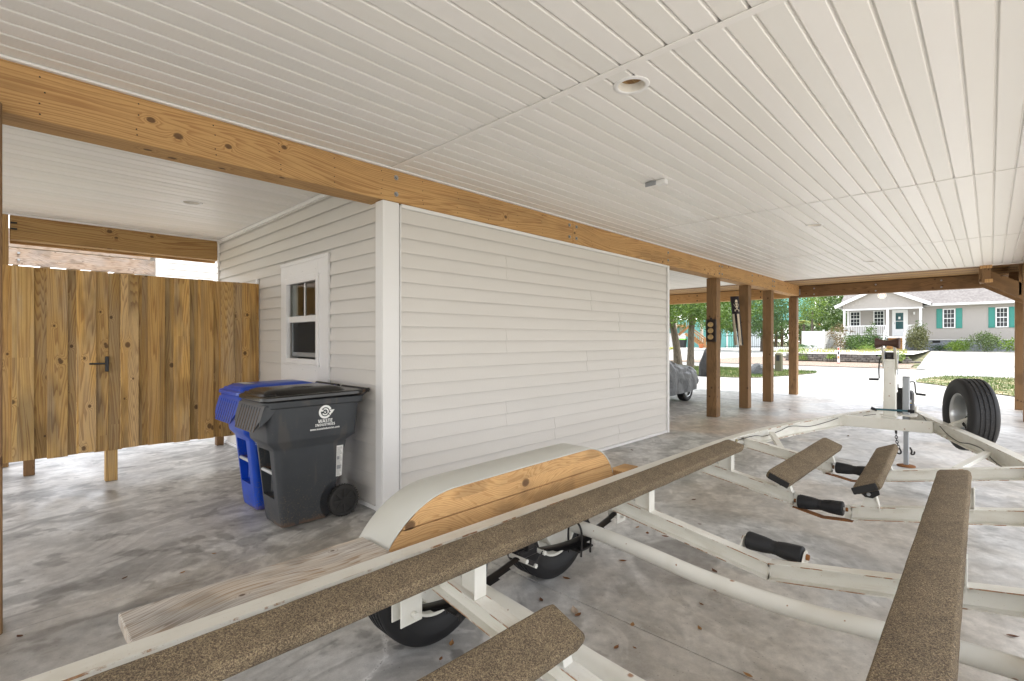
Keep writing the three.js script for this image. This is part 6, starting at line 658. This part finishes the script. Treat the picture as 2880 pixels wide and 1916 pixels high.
// ---------------------------------------------------------------- neighbouring plots on the left
{
  const teal = std({ color: [0.15, 0.40, 0.37], roughness: 0.7 }), brown = wood(W_POST, { color: [1.5, 1.35, 1.2] }), iron = std({ color: [0.015, 0.015, 0.016], roughness: 0.5 });
  const lap = (a, b, v, h0, h1, axis) => { const o = []; for (let h = h0; h < h1 - 0.05; h += 0.18) o.push(axis === 'u' ? extr([a, v, h], [b, v, h], [[0, 0], [-0.022, 0], [-0.004, 0.179], [0, 0.179]].reverse()) : bx(v - 0.02 - 0.0, v, a, b, h + 0.004, h + 0.178)); return o; };
  const A = thing('beach_house', 'turquoise house on tall pilings with a sunlit side wall', 'house', [71, 20, 0.58]); const wa = part(A, 'wall', bx(71, 80, 17.93, 26, 4.05, 9), teal); part(A, 'lap_boards', lap(71, 80, 17.93, 4.08, 9, 'u'), teal, wa, null, 'stuff'); part(A, 'skirt_board', bx(71, 80.2, 17.86, 17.92, 3.85, 4.06, 0.01), M.white); part(A, 'corner_board', bx(79.9, 80.15, 17.84, 17.92, 4.06, 9, 0.01), M.white); part(A, 'roof', bx(70.5, 81, 17.4, 27, 9, 9.25, 0.02), M.ceilBack);
  for (const u of [71.3, 74, 77, 79.8]) for (const v of [18.1, 22]) part(A, 'piling', bx(u - 0.15, u + 0.15, v - 0.15, v + 0.15, 0.55, 3.9, 0.01), M.postDark); for (const u of [71.3, 74, 77, 79.8]) part(A, 'piling_trim', bx(u + 0.152, u + 0.2, 17.93, 18.0, 0.55, 3.85), M.white);
  part(A, 'porch_post', bx(83.2, 83.45, 17.9, 18.15, 3.9, 9, 0.01), M.white); part(A, 'porch_panel', bx(80.16, 83.2, 17.95, 18.02, 4.1, 5.9, 0.01), M.white); part(A, 'porch_rim', bx(80.16, 83.4, 17.9, 17.94, 3.4, 4.08, 0.01), brown); part(A, 'porch_piling', bx(83, 83.4, 17.95, 18.3, 0.55, 3.4, 0.01), M.postDark);
  const B = thing('turquoise_annex', 'turquoise ground floor wall behind the wooden stair', 'building', [60, 26, 0.58]); const wb2 = part(B, 'wall', bx(58.03, 66, 21.65, 33, 0.55, 3.8), teal); part(B, 'lap_boards', lap(21.65, 33, 58.02, 0.58, 3.8, 'v'), teal, wb2, null, 'stuff'); part(B, 'corner_board', bx(57.97, 58.0, 21.6, 21.78, 0.56, 3.8), M.white); part(B, 'base', bx(57.9, 58.02, 21.6, 33, 0.4, 0.6), M.ceilBack); part(B, 'pale_panel', bx(57.9, 57.995, 26.6, 33, 0.56, 2.3, 0.01), M.white);
  const C = thing('pale_gate_wall', 'pale grey wall beside the black iron fence', 'wall', [59, 20, 0.58]); part(C, 'wall', bx(60, 60.3, 18.2, 21.5, 0.5, 2.9, 0.02), std({ color: [0.6, 0.62, 0.63], roughness: 0.8 }));
  const S = thing('wooden_stair', 'brown outdoor stair with railings against the turquoise wall', 'stairs', [56, 24.8, 0.58]); const st = (n, a, b, hy, wz) => part(S, n, bar(a, b, hy, wz, 0.006), brown);
  st('stringer', [56, 26.6, 2.05], [56, 24.5, 3.7], 0.28, 0.06); st('stringer', [55.2, 25.4, 2.2], [55.2, 23.2, 0.62], 0.28, 0.06); st('stringer', [56.1, 25.4, 2.2], [56.1, 23.2, 0.62], 0.28, 0.06); for (const u of [55.2, 56.1]) st('handrail', [u, 25.0, 2.85], [u, 23.2, 1.5], 0.12, 0.07); for (let i = 0; i < 9; i++) { const t = i / 8; part(S, 'baluster', bx(55.17, 55.23, mix(25.0, 23.3, t) - 0.03, mix(25.0, 23.3, t) + 0.03, mix(1.95, 0.75, t), mix(2.8, 1.55, t)), brown); part(S, 'tread', bx(55.2, 56.1, mix(25.3, 23.3, t) - 0.14, mix(25.3, 23.3, t) + 0.14, mix(2.15, 0.72, t), mix(2.2, 0.77, t)), brown); part(S, 'baluster', bx(55.97, 56.03, mix(26.4, 24.6, t) - 0.03, mix(26.4, 24.6, t) + 0.03, mix(2.2, 3.6, t), mix(3.1, 4.5, t)), brown); }
  part(S, 'newel', bx(55.1, 55.3, 23.0, 23.2, 0.55, 1.65, 0.01), brown); part(S, 'deck', bx(55.3, 58, 26.6, 29.5, 3.0, 3.3, 0.01), brown); part(S, 'deck_post', bx(55.3, 55.52, 26.55, 26.77, 0.5, 4.3, 0.01), M.grey); part(S, 'deck_rail', bx(55.3, 55.4, 26.8, 29.5, 4.0, 4.1, 0.01), brown); part(S, 'annex_post', bx(56.6, 56.9, 24.0, 24.25, 0.5, 4.6, 0.01), M.grey);
  const can = thing('trash_can', 'black trash can with green lid by the turquoise house', 'trash can', [55, 25.6, 0.58]); part(can, 'body', loft([rrect(54.8, 55.3, 25.35, 25.85, 0.58, 0.05), rrect(54.7, 55.4, 25.25, 25.95, 1.5, 0.06)]), M.black); part(can, 'lid', loft([rrect(54.68, 55.42, 25.23, 25.97, 1.5, 0.06), rrect(54.75, 55.35, 25.28, 25.92, 1.62, 0.06)]), std({ color: [0.14, 0.42, 0.04], roughness: 0.5 }));
  const pot = thing('flower_pot', 'terracotta pot at the foot of the wooden stair', 'pot', [53.2, 22.7, 0.57]); part(pot, 'pot_body', crease(lathe([[0.001, 0], [0.17, 0], [0.26, 0.36], [0.29, 0.37], [0.29, 0.44], [0.24, 0.44], [0.22, 0.38], [0.001, 0.37]], 24, [53.2, 22.7, 0.57], [0, 0, 1]), 0.5), std({ color: [0.5, 0.16, 0.06], roughness: 0.7 }));
  const F = thing('iron_fence', 'black iron picket fence under the round green tree', 'fence', [57, 17, 0.58]); for (const h of [0.72, 1.9]) part(F, 'fence_rail', bx(56.98, 57.02, 12.2, 21.6, h, h + 0.05), iron); for (let v = 12.25; v < 21.6; v += 0.2) part(F, 'picket', bx(56.985, 57.015, v - 0.013, v + 0.013, 0.6, 2.02), iron);
  const Wf = thing('vinyl_fence', 'white vinyl privacy fence beside the cottage', 'fence', [58, 11.5, 0.6]); part(Wf, 'fence_panel', bx(54.0, 54.05, 11.4, 13.0, 0.62, 2.24, 0.01), M.white); part(Wf, 'fence_rail', bx(53.97, 54.0, 11.4, 13.0, 2.14, 2.3, 0.008), M.white); part(Wf, 'fence_rail', bx(53.97, 54.0, 11.4, 13.0, 0.64, 0.8, 0.008), M.white); for (let i = 0; i < 6; i++) { const u = 54 + i * 2.4; part(Wf, 'fence_post', [bx(u - 0.07, u + 0.07, 11.25, 11.39, 0.55, 2.38, 0.01), bx(u - 0.09, u + 0.09, 11.23, 11.41, 2.38, 2.42, 0.01)], M.white); if (i < 5) part(Wf, 'fence_panel', bx(u + 0.08, u + 2.32, 11.3, 11.34, 0.62, 2.28, 0.01), M.white); } part(Wf, 'fence_post', bx(53.93, 54.07, 13.0, 13.14, 0.55, 2.3, 0.01), M.white);
  // planting
  tree('garden_tree', 'round dark green tree between the brown posts', [48, 14.9, 0.4], [[48, 14.9, 0.3], [48, 14.85, 1.6], [48.05, 14.9, 3.2]], [0.16, 0.13, 0.08], [[[48, 14.9, 4.6], [2.5, 2.6, 2.9], 11000, 0.17], [[47.6, 14.2, 2.6], [1.5, 1.9, 0.9], 2500, 0.15]], 801, [[0.02, 0.06, 0.008], [0.10, 0.20, 0.02]], 'garden trees beyond the road', { bark: M.barkDark });
  tree('garden_tree', 'green tree behind the skull windsock', [49, 19.2, 0.45], [[49, 19.2, 0.3], [49.1, 19.1, 1.8], [49, 19, 3.6]], [0.2, 0.16, 0.1], [[[49, 18.9, 4.8], [2.6, 3.0, 2.6], 9000, 0.18], [[48.5, 18.3, 3.1], [1.6, 1.7, 0.8], 2000, 0.16]], 811, [[0.03, 0.08, 0.008], [0.14, 0.25, 0.018]], 'garden trees beyond the road', { bark: M.bark });
  tree('garden_tree', 'pale leafy tree in front of the turquoise pile house', [58, 13.3, 0.58], [[58, 13.3, 0.5], [58, 13.2, 2], [58.2, 13.2, 4.4]], [0.14, 0.12, 0.07], [[[58, 13.4, 5.4], [1.5, 1.5, 1.9], 2600, 0.17]], 821, LIME, 'garden trees beyond the road', { hollow: 0.2 });
  const palm = (label, b, n, L, seed, cols, hgt = 0.05, g) => { const t = thing('palm_plant', label, 'palm', b, g), r = rng(seed); if (hgt > 0.3) part(t, 'trunk', limb([b, [b[0], b[1], b[2] + hgt / 2], [b[0], b[1], b[2] + hgt]], [0.14, 0.11], 10), M.bark); const mt = cols.map((c) => std({ color: c, roughness: 0.6, side: THREE.DoubleSide })); for (let k = 0; k < n; k++) { const a = k / n * 6.283 + r() * 0.5, el = rr(0.5, 1.3, r), ps = [], N = 12, pt = (s) => { const x = L * s * Math.cos(el) * (1 + 0.3 * s), y = L * (s * Math.sin(el) - 0.75 * s * s); return [b[0] + x * Math.cos(a), b[1] + x * Math.sin(a), b[2] + hgt + y]; }; for (let i = 1; i <= N; i++) { const s = i / N, p = pt(s), q = pt(s - 0.06), w = L * 0.34 * Math.sin(Math.PI * Math.min(1, s * 0.85 + 0.15)); for (const sd of [-1, 1]) { const e = [p[0] - Math.sin(a) * w * sd, p[1] + Math.cos(a) * w * sd, p[2] - w * 0.35 + 0.04]; for (const z of [p, q, e]) { const v = V3(...z); ps.push(v.x, v.y, v.z); } } } const gg = new THREE.BufferGeometry(); gg.setAttribute('position', new THREE.Float32BufferAttribute(ps, 3)); gg.computeVertexNormals(); part(t, 'frond', gg, mt[k % mt.length]); } };
  palm('yellow green cycad beside the third post', [44.5, 12.3, 0.33], 12, 0.75, 831, [[0.25, 0.30, 0.05], [0.12, 0.22, 0.04]], 0.15); palm('dark palm clump left of the white fence', [50.6, 12.3, 0.58], 18, 0.9, 833, [[0.03, 0.085, 0.02], [0.06, 0.12, 0.03]], 0.25); palm('small fan palm in front of the white fence', [50.4, 11.4, 0.6], 10, 0.6, 835, [[0.03, 0.08, 0.025], [0.06, 0.12, 0.03]], 0.25); palm('tall yellowing palm before the turquoise pile house', [60, 14.4, 0.58], 16, 1.4, 837, [[0.30, 0.30, 0.05], [0.12, 0.2, 0.04]], 2.6); palm('yellow leaved plant beside the sided wall edge', [46, 22.6, 0.42], 14, 0.9, 839, [[0.45, 0.42, 0.05], [0.3, 0.32, 0.05]], 0.1);
  // distant wood behind all houses, one mass
  const r = rng(851), gs = []; for (let i = 0; i < 46; i++) { const a = i / 45, v = mix(-55, 75, a) + rr(-2, 2, r), u = 92 + rr(-6, 10, r) - (v < -12 ? 14 : 0); gs.push(leaves([u, v, rr(5, 8, r)], [4.5, 4.5, rr(4.5, 6.5, r)], 1500, 0.5, 860 + i, [[0.02, 0.05, 0.008], [0.12, 0.19, 0.025]], { per: 22 })); }
  for (const [u, v, h] of [[78, 14.5, 5], [74, 11.5, 4], [80, 9, 6], [72, 15.5, 2.6], [76, 17, 3]]) gs.push(leaves([u, v, h], [3, 3, 3.6], 3200, 0.3, 920 + Math.floor(u), [[0.025, 0.06, 0.008], [0.15, 0.24, 0.025]], { per: 24 }));
  const wg = mergeGeometries(gs), wm = new THREE.Mesh(wg, M.leaf); wm.name = 'woodland'; wm.castShadow = wm.receiveShadow = true; scene.add(wm); meta(wm, 'dense green wood behind the houses across the road', 'wood', null, 'stuff');
  const tr = tree('street_tree', 'bright leaved tree overhanging the right edge of the view', [36.5, -4.3, 0.08], [[36.5, -4.3, 0], [36.4, -4.2, 1.6], [36.3, -4.0, 3.4], [36.2, -3.8, 5.2]], [0.2, 0.17, 0.13, 0.07], [[[36.3, -4.2, 5.6], [2.6, 2.7, 1.9], 8000, 0.15], [[36.2, -1.75, 4.15], [0.8, 0.75, 1.15], 900, 0.14], [[36.2, -2.6, 3.3], [0.9, 0.8, 0.9], 700, 0.14], [[36.2, -0.75, 4.75], [0.6, 0.6, 0.5], 320, 0.14]], 941, LIME, null, { limbs: [[[36.3, -4.0, 3.4], [36.2, -2.6, 4.4], [36.2, -1.2, 4.9]]] });
}
{ // crushed shell yard to the right of and behind the house
  const gt = tex(512, 512, 2, 2, (i, j) => mix3([0.40, 0.37, 0.32], [0.66, 0.63, 0.57], vn(i / 4, j / 4, 961, 128, 128)).map((z) => z * (0.8 + 0.3 * hash2(i, j, 6)))); const Y = struct('shell_yard'); part(Y, 'crushed_shell', [poly([[-16, -18], [14.9, -18], [14.9, -4.42], [-16, -4.42]], -0.02), poly([[-16, -4.4], [-7.52, -4.4], [-7.52, 8.54], [-16, 8.54]], -0.02)], std({ map: gt, roughness: 1 }));
}
{ // plot behind the plank fence: pale gravel, deck rim boards and a white sided wall in the sun
  const gt = tex(512, 512, 2, 2, (i, j) => mix3([0.34, 0.29, 0.22], [0.62, 0.57, 0.48], vn(i / 4, j / 4, 951, 128, 128)).map((z) => z * (0.75 + 0.4 * hash2(i, j, 6)))); const Y = struct('gravel_yard'); part(Y, 'gravel', poly([[-12, 8.56], [14.9, 8.56], [14.9, 13.4], [-12, 13.4]], -0.02), std({ map: gt, roughness: 1 }));
  const N = thing('neighbour_deck', 'pinkish pine deck edge seen above the plank fence', 'deck', [0, 12.6, 0]), pk = wood(W_GREY, { color: [0.62, 0.55, 0.52] }); part(N, 'rim_board', wb(-5, 2.28, 12.45, 12.49, 2.79, 3.083, 0.003, 'x'), pk); part(N, 'rim_board', wb(-5, 2.2, 12.45, 12.49, 3.097, 3.39, 0.003, 'x'), pk); for (let u = -4.8; u < 2.2; u += 0.42) part(N, 'joist', wb(u, u + 0.04, 12.5, 15.2, 2.79, 3.03, 0.002, 'z'), M.beamDark); for (const u of [-4.9, 0.2, 2.1]) part(N, 'deck_post', wb(u, u + 0.14, 12.55, 12.69, 0, 2.78, 0.004, 'y'), M.beamDark); for (const h of [2.88, 3.0]) part(N, 'bolt', cyl([0.28, 12.45, h], [0.28, 12.435, h], 0.02, 0.02, 8), M.galv); part(N, 'deck_boards', wb(-5, 2.28, 12.49, 15.3, 3.4, 3.43, 0.002, 'x'), pk);
  const Hn = thing('neighbour_house', 'white lap sided house wall seen above the plank fence', 'house', [6, 13, 0]); const sw = part(Hn, 'wall', bx(2.31, 14, 12.53, 18, 0, 6.2), M.white); for (let h = 0.1; h < 5.9; h += 0.13) part(Hn, 'siding_course', extr([2.46, 12.525, h], [14, 12.525, h], [[0.004, 0.1], [-0.001, 0.131], [-0.0128, 0.002], [-0.0128, 0], [-0.011, 0]].reverse()), M.white, sw); part(Hn, 'corner_board', bx(2.3, 2.455, 12.50, 12.528, 0, 6.2, 0.004), M.white); part(Hn, 'window_trim', bx(3.0, 3.1, 12.49, 12.51, 1.2, 2.72, 0.004), M.white);
}
renderer.render(scene, camera);
